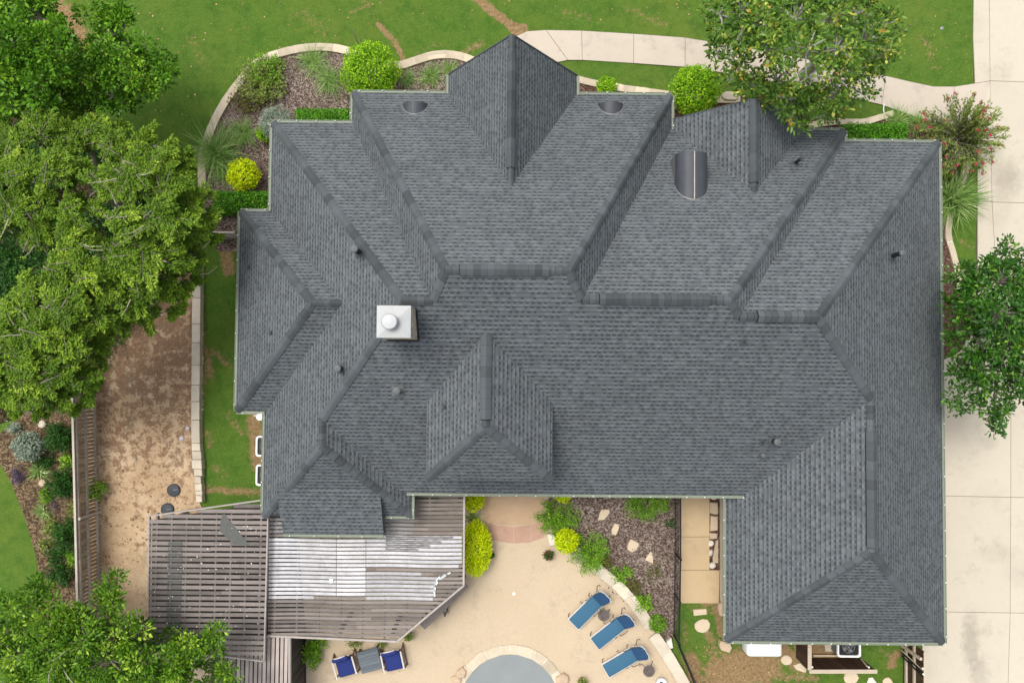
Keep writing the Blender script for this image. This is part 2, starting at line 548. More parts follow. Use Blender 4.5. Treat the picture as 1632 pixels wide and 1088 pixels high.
MT = {}
MT['lawn'] = lawn_mat()
MT['mulch'] = mulch_mat("bark_mulch", (0.070, 0.044, 0.034), (0.190, 0.138, 0.108), (0.42, 0.355, 0.31))
MT['mulch2'] = mulch_mat("bark_mulch_red", (0.052, 0.026, 0.018), (0.125, 0.068, 0.047), (0.26, 0.18, 0.14))
MT['soil'] = mulch_mat("garden_soil", (0.055, 0.036, 0.022), (0.135, 0.090, 0.052), (0.30, 0.22, 0.13), 17.0)
MT['dirt'] = dirt_mat()
MT['shaded_duff'] = mulch_mat("shaded_leaf_duff", (0.018, 0.014, 0.008), (0.050, 0.038, 0.020), (0.115, 0.090, 0.050), 15.0)  # leaf duff, darkened in colour to carry the shade under the elms
MT['drive'] = concrete_mat("driveway_concrete", (0.520, 0.468, 0.375), spots=((*P(1545, 1020).xy, .45, 1.5, .42), (*P(1604, 285).xy, .8, 1.1, .36), (*P(1560, 1070).xy, .5, .9, .3), (*P(1575, 705).xy, .5, .4, .18), (*P(1590, 880).xy, 1.2, .5, .14)))
MT['joint'] = simple("joint_filler", (0.16, 0.12, 0.09), 0.95)
MT['walk'] = concrete_mat("walkway_concrete", (0.50, 0.437, 0.36))
MT['sidewalk'] = concrete_mat("side_path_concrete", (0.50, 0.375, 0.225))
MT['patio'] = concrete_mat("patio_aggregate", (0.560, 0.450, 0.315), 0.06, 0.14, 0.12, (0.45, 0.34, 0.22))
MT['salmon'] = concrete_mat("stamped_concrete", (0.48, 0.335, 0.215), 0.06, 0.3, 0.0, (0.42, 0.27, 0.19))
MT['pinkstone'] = concrete_mat("pink_flagstone", (0.44, 0.28, 0.205), 0.06, 0.5, 0.0, (0.36, 0.19, 0.14))
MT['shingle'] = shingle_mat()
MT['cap'] = simple("cap_shingles", (0.076, 0.086, 0.092), 0.9, 0.10, 2.0, rv=0.70, fine=70)
MT['capside'] = simple("vent_side", (0.022, 0.024, 0.026), 0.9)
MT['gutter'] = simple("gutter_paint", (0.20, 0.23, 0.175), 0.5, 0.08)
MT['bulb'] = simple("bulb_white", (0.62, 0.63, 0.60), 0.3, 0.02)
MT['stonewall'] = simple("wall_stone", (0.52, 0.46, 0.36), 0.9, 0.2, 3.0)
MT['metal'] = simple("painted_steel", (0.055, 0.06, 0.07), 0.52, 0.15, 3.0, metal=0.1)
MT['flash'] = simple("flashing_metal", (0.20, 0.20, 0.20), 0.45, 0.12, metal=0.3)
MT['rust'] = simple("seam_sealant", (0.42, 0.38, 0.32), 0.7, 0.3, 12)
MT['black'] = simple("black_metal", (0.016, 0.016, 0.017), 0.45, 0.1)
MT['pipe'] = simple("pipe_black", (0.022, 0.026, 0.028), 0.5, 0.1)
MT['pipetop'] = simple("pipe_cap", (0.10, 0.11, 0.11), 0.5, 0.1)
MT['galv'] = simple("galvanised", (0.33, 0.34, 0.34), 0.5, 0.10, 4.0, metal=0.2)
def chim_mat():
    t = NT("chimney_stone"); co = t.coord()
    v = t.voro(co, 9.0, 'F1', 1); s_ = t.N("ShaderNodeSeparateColor"); t.L(v, s_.inputs[0])
    c = t.ramp(s_.outputs[0], [(0.1, (0.20, 0.115, 0.07)), (0.45, (0.42, 0.31, 0.21)), (0.8, (0.58, 0.49, 0.40)), (1, (0.30, 0.15, 0.09))])
    d = t.voro(co, 9.0, 'DISTANCE_TO_EDGE', 0)
    c = t.mix(t.ramp(d, [(0.03, (1, 1, 1)), (0.07, (0, 0, 0))]), c, (0.55, 0.52, 0.47))
    t.bump(d, 0.6, 0.03)
    return t.done(c, 0.9)
MT['chimney'] = chim_mat()
MT['wood'] = simple("weathered_wood", (0.190, 0.165, 0.150), 0.85, 0.22, 2.5, rv=0.6, fine=25)
MT['woodlight'] = simple("weathered_beam", (0.36, 0.32, 0.29), 0.85, 0.16, 2.5, rv=0.4)
MT['woodbleach'] = simple("bleached_wood", (0.36, 0.31, 0.28), 0.85, 0.22, 2.0, rv=0.5, fine=25)
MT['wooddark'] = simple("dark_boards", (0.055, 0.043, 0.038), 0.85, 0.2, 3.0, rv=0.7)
MT['fence'] = simple("fence_wood", (0.33, 0.255, 0.18), 0.88, 0.2, 3.0, rv=0.5)
MT['fencegrey'] = simple("fence_wood_grey", (0.42, 0.37, 0.31), 0.88, 0.2, 3.0, rv=0.4)
MT['stain'] = simple("brown_stained_boards", (0.060, 0.030, 0.018), 0.8, 0.2, 3.0, rv=0.6)
MT['paletop'] = simple("pale_wood_cap", (0.46, 0.38, 0.29), 0.8, 0.12)
MT['flag'] = simple("flagstone", (0.54, 0.455, 0.335), 0.85, 0.16, 3.0, rv=0.5)
MT['mortar'] = simple("mortar", (0.60, 0.56, 0.48), 0.95, 0.1)
MT['lime'] = simple("limestone", (0.56, 0.49, 0.385), 0.88, 0.16, 2.5, rv=0.35)
MT['step'] = simple("stepping_stone", (0.58, 0.475, 0.335), 0.88, 0.12, 3.0, rv=0.3)
MT['rock'] = simple("river_rock", (0.60, 0.55, 0.47), 0.85, 0.15, 5.0, rv=0.5)
MT['slab'] = simple("stone_slab", (0.47, 0.38, 0.27), 0.88, 0.15, 4.0, rv=0.3)
MT['boulder'] = simple("boulder", (0.46, 0.35, 0.24), 0.88, 0.2, 3.0, rv=0.3)
MT['blue'] = simple("blue_sling", (0.040, 0.122, 0.200), 0.75, 0.06, 5.0, fine=80, bump=0.15)
MT['bluedark'] = simple("blue_backrest", (0.022, 0.068, 0.150), 0.75, 0.06, 5.0, fine=80, bump=0.15)
MT['navy'] = simple("navy_cushion", (0.016, 0.030, 0.155), 0.8, 0.08, 6.0, fine=80, bump=0.15)
MT['pale'] = simple("pale_frame", (0.58, 0.55, 0.52), 0.5, 0.06)
MT['iron'] = simple("wrought_iron", (0.045, 0.036, 0.034), 0.5, 0.1)
MT['wirebrown'] = simple("bronze_wire", (0.13, 0.105, 0.095), 0.5, 0.15)
MT['tabletop'] = simple("slate_table", (0.105, 0.125, 0.140), 0.6, 0.18, 8.0)
MT['white'] = simple("white_plastic", (0.80, 0.82, 0.81), 0.4, 0.03)
MT['offwhite'] = simple("off_white_plastic", (0.62, 0.68, 0.68), 0.45, 0.05)
MT['patch'] = simple("dark_patch", (0.095, 0.098, 0.092), 0.7, 0.15)
MT['acgrey'] = simple("condenser_grey", (0.18, 0.19, 0.19), 0.6, 0.1)
MT['water'] = None
MT['lid'] = simple("dark_lid", (0.045, 0.052, 0.060), 0.6, 0.1)
MT['lilac'] = simple("lilac_plastic", (0.50, 0.46, 0.53), 0.6, 0.05)
MT['terra'] = simple("terracotta", (0.16, 0.09, 0.06), 0.8, 0.1)
def water_mat():
    t = NT("pool_cover_water"); co = t.coord()
    n = t.noise(co, 1.2, 4, 0.6)
    c = t.mix(n, (0.20, 0.225, 0.225), (0.27, 0.29, 0.285))
    t.bump(t.noise(co, 5.0, 3, 0.5), 0.05, 0.02)
    return t.done(c, 0.12, 0, 0.5)
MT['water'] = water_mat()
def poly_mat():
    t = NT("polycarbonate_sheet"); co = t.coord()
    n = t.noise(co, 1.4, 4, 0.6); a = t.attr()
    n4 = t.noise(co, 9.0, 4, 0.7)
    k = t.math('ADD', t.math('ADD', 0.50, t.math('MULTIPLY', t.math('SUBTRACT', n4, 0.5), 0.35)), t.math('MULTIPLY', t.math('SUBTRACT', n, 0.5), 0.45))
    k = t.math('ADD', k, t.math('MULTIPLY', t.math('SUBTRACT', a, 0.5), 0.5))
    c = t.N("ShaderNodeVectorMath", operation='SCALE'); c.inputs[0].default_value = (0.97, 0.96, 0.98); t.L(k, c.inputs[3])
    m = t.done(c.outputs[0], 0.25, 0, 0.5)
    tr = t.N("ShaderNodeBsdfTransparent"); mx = t.N("ShaderNodeMixShader")
    t.val(mx.inputs[0], t.math('ADD', 0.10, t.math('MULTIPLY', t.math('SUBTRACT', 0.62, a), 0.8)))
    out = t.n["Material Output"]
    t.L(t.b.outputs[0], mx.inputs[1]); t.L(tr.outputs[0], mx.inputs[2]); t.L(mx.outputs[0], out.inputs[0])
    return m
MT['poly'] = poly_mat()
MT['bark'] = simple("bark_grey", (0.22, 0.19, 0.155), 0.9, 0.25, 3.0, bump=0.4)
MT['barkgrey'] = simple("magnolia_bark", (0.33, 0.31, 0.28), 0.9, 0.2, 3.0)
MT['barkpale'] = simple("bark_pale", (0.30, 0.29, 0.20), 0.9, 0.2, 3.0)
G = leafmat
MT['leafA'] = G("oak_leaves", [(0, (0.035, 0.105, 0.006)), (0.45, (0.081, 0.223, 0.010)), (0.8, (0.165, 0.354, 0.020)), (1, (0.329, 0.531, 0.038))], 0.45)
MT['leafB'] = G("elm_leaves", [(0, (0.052, 0.106, 0.008)), (0.45, (0.119, 0.221, 0.014)), (0.8, (0.216, 0.353, 0.025)), (1, (0.411, 0.547, 0.053))], 0.55)
MT['leafC'] = G("bright_leaves", [(0, (0.035, 0.105, 0.008)), (0.45, (0.099, 0.224, 0.014)), (0.8, (0.195, 0.358, 0.025)), (1, (0.426, 0.596, 0.062))], 0.42)
MT['leafD'] = G("magnolia_leaves", [(0, (0.037, 0.091, 0.010)), (0.40, (0.090, 0.200, 0.019)), (0.72, (0.198, 0.325, 0.032)), (0.86, (0.437, 0.476, 0.068)), (0.965, (0.398, 0.181, 0.028)), (1, (0.716, 0.686, 0.146))], 0.42, 0.15, 0.3)  # palest stop paints glints into the leaf colour
MT['leafE'] = G("dark_magnolia_leaves", [(0, (0.014, 0.062, 0.005)), (0.45, (0.036, 0.127, 0.008)), (0.85, (0.088, 0.221, 0.016)), (1, (0.237, 0.403, 0.046))], 0.36, 0.10, 0.35)  # lightest stop is a painted leaf glint
MT['limebush'] = G("lime_leaves", [(0, (0.093, 0.255, 0.008)), (0.4, (0.247, 0.488, 0.014)), (0.8, (0.474, 0.743, 0.021)), (1, (0.657, 0.816, 0.059))], 0.5)
MT['yellowbush'] = G("golden_leaves", [(0, (0.340, 0.458, 0.002)), (0.4, (0.643, 0.811, 0.005)), (0.8, (0.880, 0.880, 0.006)), (1, (0.880, 0.880, 0.036))], 0.5)
MT['midbush'] = G("green_shrub_leaves", [(0, (0.065, 0.174, 0.010)), (0.45, (0.169, 0.368, 0.021)), (0.85, (0.341, 0.586, 0.040)), (1, (0.575, 0.781, 0.081))], 0.5)
MT['hedge'] = G("hedge_leaves", [(0, (0.040, 0.150, 0.008)), (0.45, (0.099, 0.309, 0.015)), (0.85, (0.199, 0.479, 0.028)), (1, (0.359, 0.678, 0.063))], 0.5)
MT['darkbush'] = G("dark_shrub_leaves", [(0, (0.012, 0.049, 0.007)), (0.5, (0.032, 0.117, 0.015)), (1, (0.088, 0.218, 0.032))], 0.45)
MT['silver'] = G("silver_leaves", [(0, (0.176, 0.231, 0.165)), (0.5, (0.330, 0.407, 0.308)), (1, (0.517, 0.583, 0.484))], 0.7)
MT['olive'] = G("olive_leaves", [(0, (0.108, 0.154, 0.030)), (0.5, (0.237, 0.319, 0.058)), (1, (0.472, 0.557, 0.149))], 0.6)
MT['rust_leaf'] = G("rusty_leaves", [(0, (0.065, 0.072, 0.021)), (0.4, (0.130, 0.156, 0.039)), (0.75, (0.260, 0.195, 0.065)), (1, (0.338, 0.156, 0.078))], 0.6)
MT['grassblade'] = G("grass_blades", [(0, (0.086, 0.184, 0.032)), (0.5, (0.212, 0.368, 0.081)), (0.85, (0.422, 0.584, 0.180)), (1, (0.729, 0.735, 0.327))], 0.6)
MT['yucca'] = G("yucca_blades", [(0, (0.083, 0.179, 0.035)), (0.5, (0.204, 0.359, 0.080)), (0.88, (0.478, 0.589, 0.193)), (1, (0.850, 0.850, 0.503))], 0.5)
MT['flower'] = G("pink_flowers", [(0, (0.30, 0.02, 0.05)), (0.5, (0.50, 0.05, 0.10)), (1, (0.62, 0.16, 0.20))], 0.6)
MT['purple'] = G("purple_flowers", [(0, (0.05, 0.04, 0.08)), (0.5, (0.11, 0.075, 0.15)), (1, (0.20, 0.14, 0.24))], 0.6)
MT['petal'] = simple("white_petals", (0.78, 0.75, 0.68), 0.7, 0.08)
MT['deadleaf'] = simple("dead_leaves", (0.34, 0.22, 0.11), 0.8, 0.2, rv=0.9)
# ------------------------------------------------------------------ house: roof planes
class Plane:
    """roof plane facing N, S, E or W: eave coordinate e at height ze, rise p per metre"""
    def __init__(s, ax, e, ze, p):
        s.ax, s.e, s.ze, s.p = ax, e, ze, p
        s.c = {'N': (0, -p, ze + p * e), 'S': (0, p, ze - p * e), 'E': (-p, 0, ze + p * e), 'W': (p, 0, ze - p * e)}[ax]
    def z(s, x, y): return s.c[0] * x + s.c[1] * y + s.c[2]
    def normal(s): return Vector((-s.c[0], -s.c[1], 1)).normalized()
    def uv(s, x, y):
        k = math.sqrt(1 + s.p * s.p)
        if s.ax == 'N': return (-x + 40, (s.e - y) * k + 5)
        if s.ax == 'S': return (x + 40, (y - s.e) * k + 5)
        if s.ax == 'E': return (y + 40, (s.e - x) * k + 5)
        return (-y + 40, (x - s.e) * k + 5)

def hit(pl, px, py):
    d = RCAM @ Vector(((px - 816) / F, -(py - 544) / F, -1.0))
    a, b, c = pl.c
    t = (c - H) / (d.z - a * d.x - b * d.y)
    return Vector((d.x * t, d.y * t, H + d.z * t))

def mkplane(ax, epx, ze, rp):
    q = P(epx[0], epx[1], ze)
    e = q.y if ax in 'NS' else q.x
    r = rp[1] if ax in 'NS' else rp[0]
    return Plane(ax, e, ze, (rp[2] - ze) / abs(e - r))

def iso(*pls):
    A = np.array([[pl.c[0], pl.c[1], -1] for pl in pls]); b = -np.array([pl.c[2] for pl in pls])
    return Vector(np.linalg.solve(A, b))

ZE = 3.2
S = Plane('S', P(920, 787, 3.6).y, 3.6, 0.765)
a1 = hit(S, 640, 478); a2w = hit(S, 710, 427); a2e = hit(S, 910, 433); a3 = hit(S, 1165, 478); a4 = hit(S, 1305, 505)
W = mkplane('W', (433, 260), ZE, a1)
N1 = mkplane('N', (500, 196), ZE, a1)
N2 = mkplane('N', (816, 150), ZE, (a2w + a2e) / 2)
W2 = mkplane('W', (562, 178), ZE, a2w); E2 = mkplane('E', (1070, 185), ZE, a2e)
N3 = mkplane('N', (1310, 208), ZE, a3); E3 = mkplane('E', (1346, 220), ZE, a3)
N4 = mkplane('N', (1400, 226), ZE, a4); E4 = mkplane('E', (1500, 600), ZE, a4)
# garage wing
gr = hit(E4, 1391, 880)
GW = mkplane('W', (1157, 900), 3.15, gr); GS = mkplane('S', (1330, 1022), 3.15, gr)
# south-west wing
sr = hit(W, 512, 712)
SE_ = mkplane('E', (656, 800), 3.3, sr); SS = mkplane('S', (545, 821), ZE, sr)
xSW = P(421, 740, 3.1).x
# west bump
br = hit(W, 545, 483)
ba = Vector((P(497, 483, br.z).x, br.y, br.z))
BN = mkplane('N', (410, 337), ZE, ba); BW = mkplane('W', (380, 496), ZE, ba); BS = mkplane('S', (400, 655), ZE, ba)
# centre gable
ca = hit(N2, 814, 297)
CW = mkplane('W', (715, 140), ZE, ca); CE = mkplane('E', (919, 140), ZE, ca)
yCG = P(816, 120, ZE).y
# right gable
ra = hit(N3, 1203, 307)
RW = mkplane('W', (1073, 187), ZE, ra); RE = mkplane('E', (1281, 200), ZE, ra)
yRG = P(1150, 190, ZE + 0.1).y
# south dormer
da = hit(S, 775, 530)
DZ = 6.25
DW = mkplane('W', (680, 690), DZ, da); DE = mkplane('E', (880, 690), DZ, da)
dS = P(775, 680, da.z)
DS = mkplane('S', (778, 765), DZ, dS)
# porch extension on the south-west wing
xl = hit(SS, 530, 778)
XZ = 3.25
XS = mkplane('S', (530, 851), XZ, xl)

INF = 60
BLOCKS = [
    dict(n='main', foot=(W.e, 0.0, S.e, N1.e), pl=[N1, W, S]),
    dict(n='north', foot=(W2.e, E2.e, S.e, N2.e), pl=[N2, W2, E2, S]),
    dict(n='east', foot=(0.2, E3.e, S.e, N3.e), pl=[N3, E3, S]),
    dict(n='northeast', foot=(2.0, E4.e, S.e, N4.e), pl=[N4, E4, S]),
    dict(n='garage', foot=(GW.e, E4.e, GS.e, 1.2), pl=[GW, E4, GS]),
    dict(n='southwest', foot=(xSW, SE_.e, SS.e, 0.9), pl=[W, SE_, SS]),
    dict(n='bump', foot=(BW.e, -4.2, BS.e, BN.e), pl=[BN, BW, BS]),
    dict(n='gable', foot=(CW.e, CE.e, 2.6, yCG), pl=[CW, CE]),
    dict(n='rgable', foot=(RW.e, RE.e, 2.6, yRG), pl=[RW, RE]),
    dict(n='dormer', foot=(DW.e, DE.e, DS.e, da.y + 0.4), pl=[DW, DE, DS], over=True),
    dict(n='porch', foot=(P(452, 810, XZ).x, P(612, 810, XZ).x, XS.e, xl.y), pl=[XS], over=True),
]

def roof_z(x, y):
    best, bp = -1, None
    for b in BLOCKS:
        x0, x1, y0, y1 = b['foot']
        if x0 - 1e-6 <= x <= x1 + 1e-6 and y0 - 1e-6 <= y <= y1 + 1e-6:
            pl = min(b['pl'], key=lambda q: q.z(x, y))
            z = pl.z(x, y)
            if z > best: best, bp = z, pl
    return best, bp

def roof_hit(px, py):
    lo, hi = 2.5, 12.0
    z = hi
    while z > lo:
        p = P(px, py, z)
        rz, pl = roof_z(p.x, p.y)
        if rz >= z: break
        z -= 0.02
    return P(px, py, z), pl

roof_mb = MB()
for bi, b in enumerate(BLOCKS):
    x0, x1, y0, y1 = b['foot']
    base = [(x0, y0), (x1, y0), (x1, y1), (x0, y1)]
    for pl in b['pl']:
        poly = base
        for q in b['pl']:
            if q is not pl:
                poly = clip(poly, q.c[0] - pl.c[0], q.c[1] - pl.c[1], q.c[2] - pl.c[2])
                if len(poly) < 3: break
        if len(poly) < 3: continue
        pieces = [poly]
        for bj, b2 in enumerate(BLOCKS):
            if bj == bi or b2.get('over'): continue
            u0, u1, w0, w1 = b2['foot']
            hp = [(1, 0, -u0), (-1, 0, u1), (0, 1, -w0), (0, -1, w1)]
            skip = False
            for q in b2['pl']:
                if q is pl:
                    if bj > bi: skip = True
                    continue
                hp.append((q.c[0] - pl.c[0], q.c[1] - pl.c[1], q.c[2] - pl.c[2]))
            if skip: continue
            new = []
            for pc in pieces:
                rem = pc
                for h in hp:
                    o = clip(rem, -h[0], -h[1], -h[2])
                    if len(o) >= 3 and area(o) > 1e-4: new.append(o)
                    rem = clip(rem, *h)
                    if len(rem) < 3 or area(rem) < 1e-4: break
            pieces = new
        for pc in pieces:
            roof_mb.poly([(x, y, pl.z(x, y)) for x, y in pc], 0.5, [pl.uv(x, y) for x, y in pc])

house = thing("house", "large single-storey house with a steep grey shingled hip roof filling the centre", "house", (0, 0, 0))

# walls ------------------------------------------------------------
INS = 0.59
outline = [(xSW, SS.e), (SE_.e, SS.e), (SE_.e, S.e), (GW.e, S.e), (GW.e, GS.e), (E4.e, GS.e), (E4.e, N4.e), (E3.e, N4.e), (E3.e, N3.e),
           (RE.e, N3.e), (RE.e, yRG), (E2.e, yRG), (E2.e, N2.e), (CE.e, N2.e), (CE.e, yCG), (CW.e, yCG), (CW.e, N2.e), (W2.e, N2.e),
           (W2.e, N1.e), (W.e, N1.e), (W.e, BN.e), (BW.e, BN.e), (BW.e, BS.e), (xSW, BS.e)]
def inset(poly, d):
    out = []; n = len(poly)
    for i in range(n):
        p0, p1, p2 = Vector(poly[i - 1]), Vector(poly[i]), Vector(poly[(i + 1) % n])
        d1 = (p1 - p0).normalized(); d2 = (p2 - p1).normalized()
        n1 = Vector((-d1.y, d1.x)); n2 = Vector((-d2.y, d2.x))
        if abs(d1.cross(d2) if hasattr(d1.cross(d2), 'real') else 0) < 1e-6: out.append(tuple(p1 + n1 * d))
        else: out.append(tuple(p1 + (n1 + n2) * d / (1 + n1.dot(n2))))
    return out
wl = inset(outline, INS)
wmb = MB()
for i in range(len(wl)):
    a, b = wl[i], wl[(i + 1) % len(wl)]
    wmb.poly([(a[0], a[1], 0), (b[0], b[1], 0), (b[0], b[1], 3.42), (a[0], a[1], 3.42)])
# gable triangles and dormer cheeks
for (pw, pe, y) in ((CW, CE, yCG - 0.42), (RW, RE, yRG - 0.42)):
    xm = iso(pw, pe, Plane('N', y, 0, 0.0001)).x
    wmb.poly([(pe.e - 0.45, y, 3.43), (pw.e + 0.45, y, 3.43), (pw.e + 0.45, y, pw.z(pw.e + 0.45, y) - 0.03), (xm, y, pw.z(xm, y) - 0.03), (pe.e - 0.45, y, pe.z(pe.e - 0.45, y) - 0.03)])
walls = wmb.build("wall", MT['stonewall'], house)
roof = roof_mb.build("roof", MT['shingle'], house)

# dormer walls under the raised dormer eave (part of the walls)
dm = MB()
ix0, ix1, iy0 = DW.e + 0.22, DE.e - 0.22, DS.e + 0.22
for a, b in (((ix0, da.y), (ix0, iy0)), ((ix0, iy0), (ix1, iy0)), ((ix1, iy0), (ix1, da.y))):
    dm.poly([(a[0], a[1], 3.5), (b[0], b[1], 3.5), (b[0], b[1], DZ + 0.12), (a[0], a[1], DZ + 0.12)])
dm.poly([(DW.e, DS.e, DZ - 0.02), (DW.e, da.y, DZ - 0.02), (DE.e, da.y, DZ - 0.02), (DE.e, DS.e, DZ - 0.02)])
dm.build("dormer_wall", MT['cap'], house)
def fascia(*a):
    m_ = MB(); m_.beam(*a); m_.build("fascia", MT['cap'], house)
# fascia boards of the dormer, the porch roof and the two gables
for a, b, z in (((DW.e, DS.e), (DE.e, DS.e), DZ), ((DW.e, DS.e), (DW.e, da.y - 2.4), DZ), ((DE.e, DS.e), (DE.e, da.y - 2.4), DZ)):
    fascia((a[0], a[1], z - 0.075), (b[0], b[1], z - 0.075), 0.03, 0.12)
for pw, pe, y in ((CW, CE, yCG), (RW, RE, yRG)):
    xm = iso(pw, pe, Plane('N', y, 0, 0.0001)).x
    top = Vector((xm, y + 0.02, pw.z(xm, y) - 0.09))
    for pl in (pw, pe):
        fascia((pl.e, y + 0.02, pl.ze - 0.09), top, 0.04, 0.16)
xx0, xx1 = BLOCKS[-1]['foot'][0], BLOCKS[-1]['foot'][1]
for xx in (xx0, xx1):
    fm = MB(); fm.poly([(xx, XS.e, XZ), (xx, xl.y, xl.z), (xx, XS.e, XZ - 0.5)]); fm.build("porch_cheek", MT['cap'], house)

# hip and ridge caps -------------------------------------------------
UP = Vector((0, 0, 1))
def cap_strip(A, B, p1, p2, w=0.16, seg=0.36, off0=0.012, off1=0.045, vent=False, name="hip_cap", parent=None, side=0.0):
    """run of folded cap shingles from A (low end) to B"""
    A, B = Vector(A), Vector(B)
    d = B - A; L = d.length; d.normalize()
    ts = []
    for pl in (p1, p2):
        n = pl.normal(); t = n.cross(d).normalized()
        if t.z > 0: t = -t
        h = Vector((t.x, t.y, 0))
        ts.append((t, n))
    mb = MB()
    n = max(1, int(round(L / seg)))
    tone = rnd.random()
    for i in range(n):
        s0, s1 = L * i / n, L * (i + 1) / n + 0.02
        tone = min(1, max(0, 0.25 * tone + 0.75 * rnd.random()))
        a, b = A + d * s0, A + d * s1
        oa, ob = (off1, off0)
        top_a = a + UP * oa * 1.5; top_b = b + UP * ob * 1.5
        for t, nn in ts:
            ea = a + t * w + nn * oa; eb = b + t * w + nn * ob
            ma = a + t * (w * 0.35) + nn * (oa + 0.012); mb_ = b + t * (w * 0.35) + nn * (ob + 0.012)
            mb.poly([top_a, top_b, mb_, ma], tone); mb.poly([ma, mb_, eb, ea], tone)
            # butt edge facing down the run
            dn = -d * (0.045 if vent else 0.030)
            mb.poly([top_a, ma, a + t * (w * 0.35) + dn, a + dn], 0.5, mi=1); mb.poly([ma, ea, a + t * w + dn, a + t * (w * 0.35) + dn], 0.5, mi=1)
            if side:
                mb.poly([ea, eb, eb - nn * side + t * 0.05, ea - nn * side + t * 0.05], 0.5, mi=1)
    if vent:
        for P0 in (A, B):
            for t, nn in ts:
                mb.poly([P0 + UP * off1 * 1.5, P0 + t * w + nn * off1, P0 + t * w, P0], 0.5, mi=1)
    return mb.build(name, [MT['cap'], MT['capside']], parent if parent else roof)

r1 = iso(N1, W, S); r2w = iso(N2, W2, S); r2e = iso(N2, E2, S); r3 = iso(N3, E3, S); r4 = iso(N4, E4, S)
q1 = iso(N1, S, W2); q2 = iso(N3, S, E2); q3 = iso(N4, S, E3)
g0 = iso(S, E4, GW); g1 = iso(GW, E4, GS)
s0 = iso(S, W, SE_); s1 = iso(W, SE_, SS)
b0 = iso(BN, BW, BS); b1 = iso(BN, BS, W)
c0 = iso(CW, CE, N2); cN = Vector((c0.x, yCG, c0.z))
e0 = iso(RW, RE, N3); eN = Vector((e0.x, yRG, e0.z))
d0 = iso(DW, DE, S); d1 = iso(DW, DE, DS)
def cor(p1, p2):
    x = p1.e if p1.ax in 'EW' else p2.e
    y = p1.e if p1.ax in 'NS' else p2.e
    return Vector((x, y, 0.5 * (p1.z(x, y) + p2.z(x, y))))
HIPS = [(cor(W, N1), r1, N1, W), (cor(W2, N2), r2w, N2, W2), (cor(E2, N2), r2e, N2, E2), (cor(E3, N3), r3, N3, E3), (cor(E4, N4), r4, N4, E4),
        (q1, r2w, S, W2), (q2, r2e, S, E2), (q3, r3, S, E3), (s0, r1, S, W), (g0, r4, S, E4),
        (cor(GW, GS), g1, GW, GS), (cor(E4, GS), g1, E4, GS), (cor(BW, BN), b0, BW, BN), (cor(BW, BS), b0, BW, BS),
        (cor(DW, DS), d1, DW, DS), (cor(DE, DS), d1, DE, DS)]
# the wing's own hips start at its wider eave
HIPS.append((Vector((xSW, SS.e + (W.z(xSW, 0) - SS.ze) / SS.p, W.z(xSW, 0))), s1, W, SS))
HIPS.append((cor(SE_, SS), s1, SE_, SS))
for A, B, p1, p2 in HIPS:
    cap_strip(A, B, p1, p2, name="hip_cap")
RIDGES = [(r1, q1, N1, S, None), (r2w, r2e, N2, S, (733, 875)), (q2, r3, N3, S, (956, 1131)), (q3, r4, N4, S, (1208, 1302)),
          (s0, s1, W, SE_, None), (b0, b1, BN, BS, None)]
for A, B, p1, p2, vr in RIDGES:
    cap_strip(A, B, p1, p2, name="ridge_cap", w=0.15, seg=0.22, off0=0.02, off1=0.034)
    if vr:
        ax = P(vr[0], 450, A.z).x; bx = P(vr[1], 450, A.z).x
        cap_strip((ax, A.y, A.z), (bx, A.y, A.z), p1, p2, w=0.165, seg=0.2, off0=0.075, off1=0.085, vent=True, name="ridge_vent", side=0.075)
def vridge(A, B, p1, p2, y0, y1):
    cap_strip(A, B, p1, p2, name="ridge_cap", w=0.15, seg=0.22, off0=0.02, off1=0.034)
    cap_strip((A.x, y0, A.z), (A.x, y1, A.z), p1, p2, w=0.165, seg=0.32, off0=0.075, off1=0.085, vent=True, name="ridge_vent", side=0.075)
vridge(g1, g0, GW, E4, P(1390, 872, g0.z).y, P(1390, 688, g0.z).y)
vridge(d1, d0, DW, DE, P(775, 668, d0.z).y, P(775, 533, d0.z).y)
vridge(cN, c0, CW, CE, P(814, 84, c0.z).y, P(814, 266, c0.z).y)
vridge(eN, e0, RW, RE, P(1203, 170, e0.z).y, P(1203, 290, e0.z).y)

# gutters with the row of small bulbs ---------------------------------
def gutter(A, B, out, z, step=0.68, start=0.25, dots=True):
    A, B = Vector((A[0], A[1], z)), Vector((B[0], B[1], z)); o = Vector((*out, 0))
    mb = MB()
    c = o * 0.055 - UP * 0.05
    mb.beam(A + c, B + c, 0.085, 0.09, 0.5)
    mb.beam(A + o * 0.100 - UP * 0.02, B + o * 0.100 - UP * 0.02, 0.012, 0.09, 0.7)
    g = mb.build("gutter", MT['gutter'], house)
    if dots:
        L = (B - A).length; d = (B - A).normalized(); t = start
        while t < L - 0.05:
            bb = MB()
            bb.lathe(A + d * t + o * 0.075 + UP * 0.005, [(0.016, 0), (0.028, 0.010), (0.030, 0.025), (0.018, 0.044)], 8)
            bb.build("gutter_bulb", MT['bulb'], g, True)
            t += step * rnd.uniform(0.88, 1.12)
    return g
xm_ = P(648, 785, 3.6).x; xg_ = P(1197, 788, 3.6).x
gutter((xm_, S.e), (xg_, S.e), (0, -1), S.ze)
gutter((W.e, N1.e), (W2.e + 0.0, N1.e), (0, 1), ZE)
gutter((W.e, BN.e + 0.02), (W.e, N1.e), (-1, 0), ZE, 0.95)
gutter((BW.e, BN.e), (W.e - 0.13, BN.e), (0, 1), ZE)
gutter((BW.e, BS.e), (BW.e, BN.e), (-1, 0), ZE, 0.95)
gutter((BW.e, BS.e), (xSW, BS.e), (0, -1), ZE)
gutter((xSW, SS.e + 0.1), (xSW, BS.e - 0.14), (-1, 0), W.z(xSW, 0), 0.8)
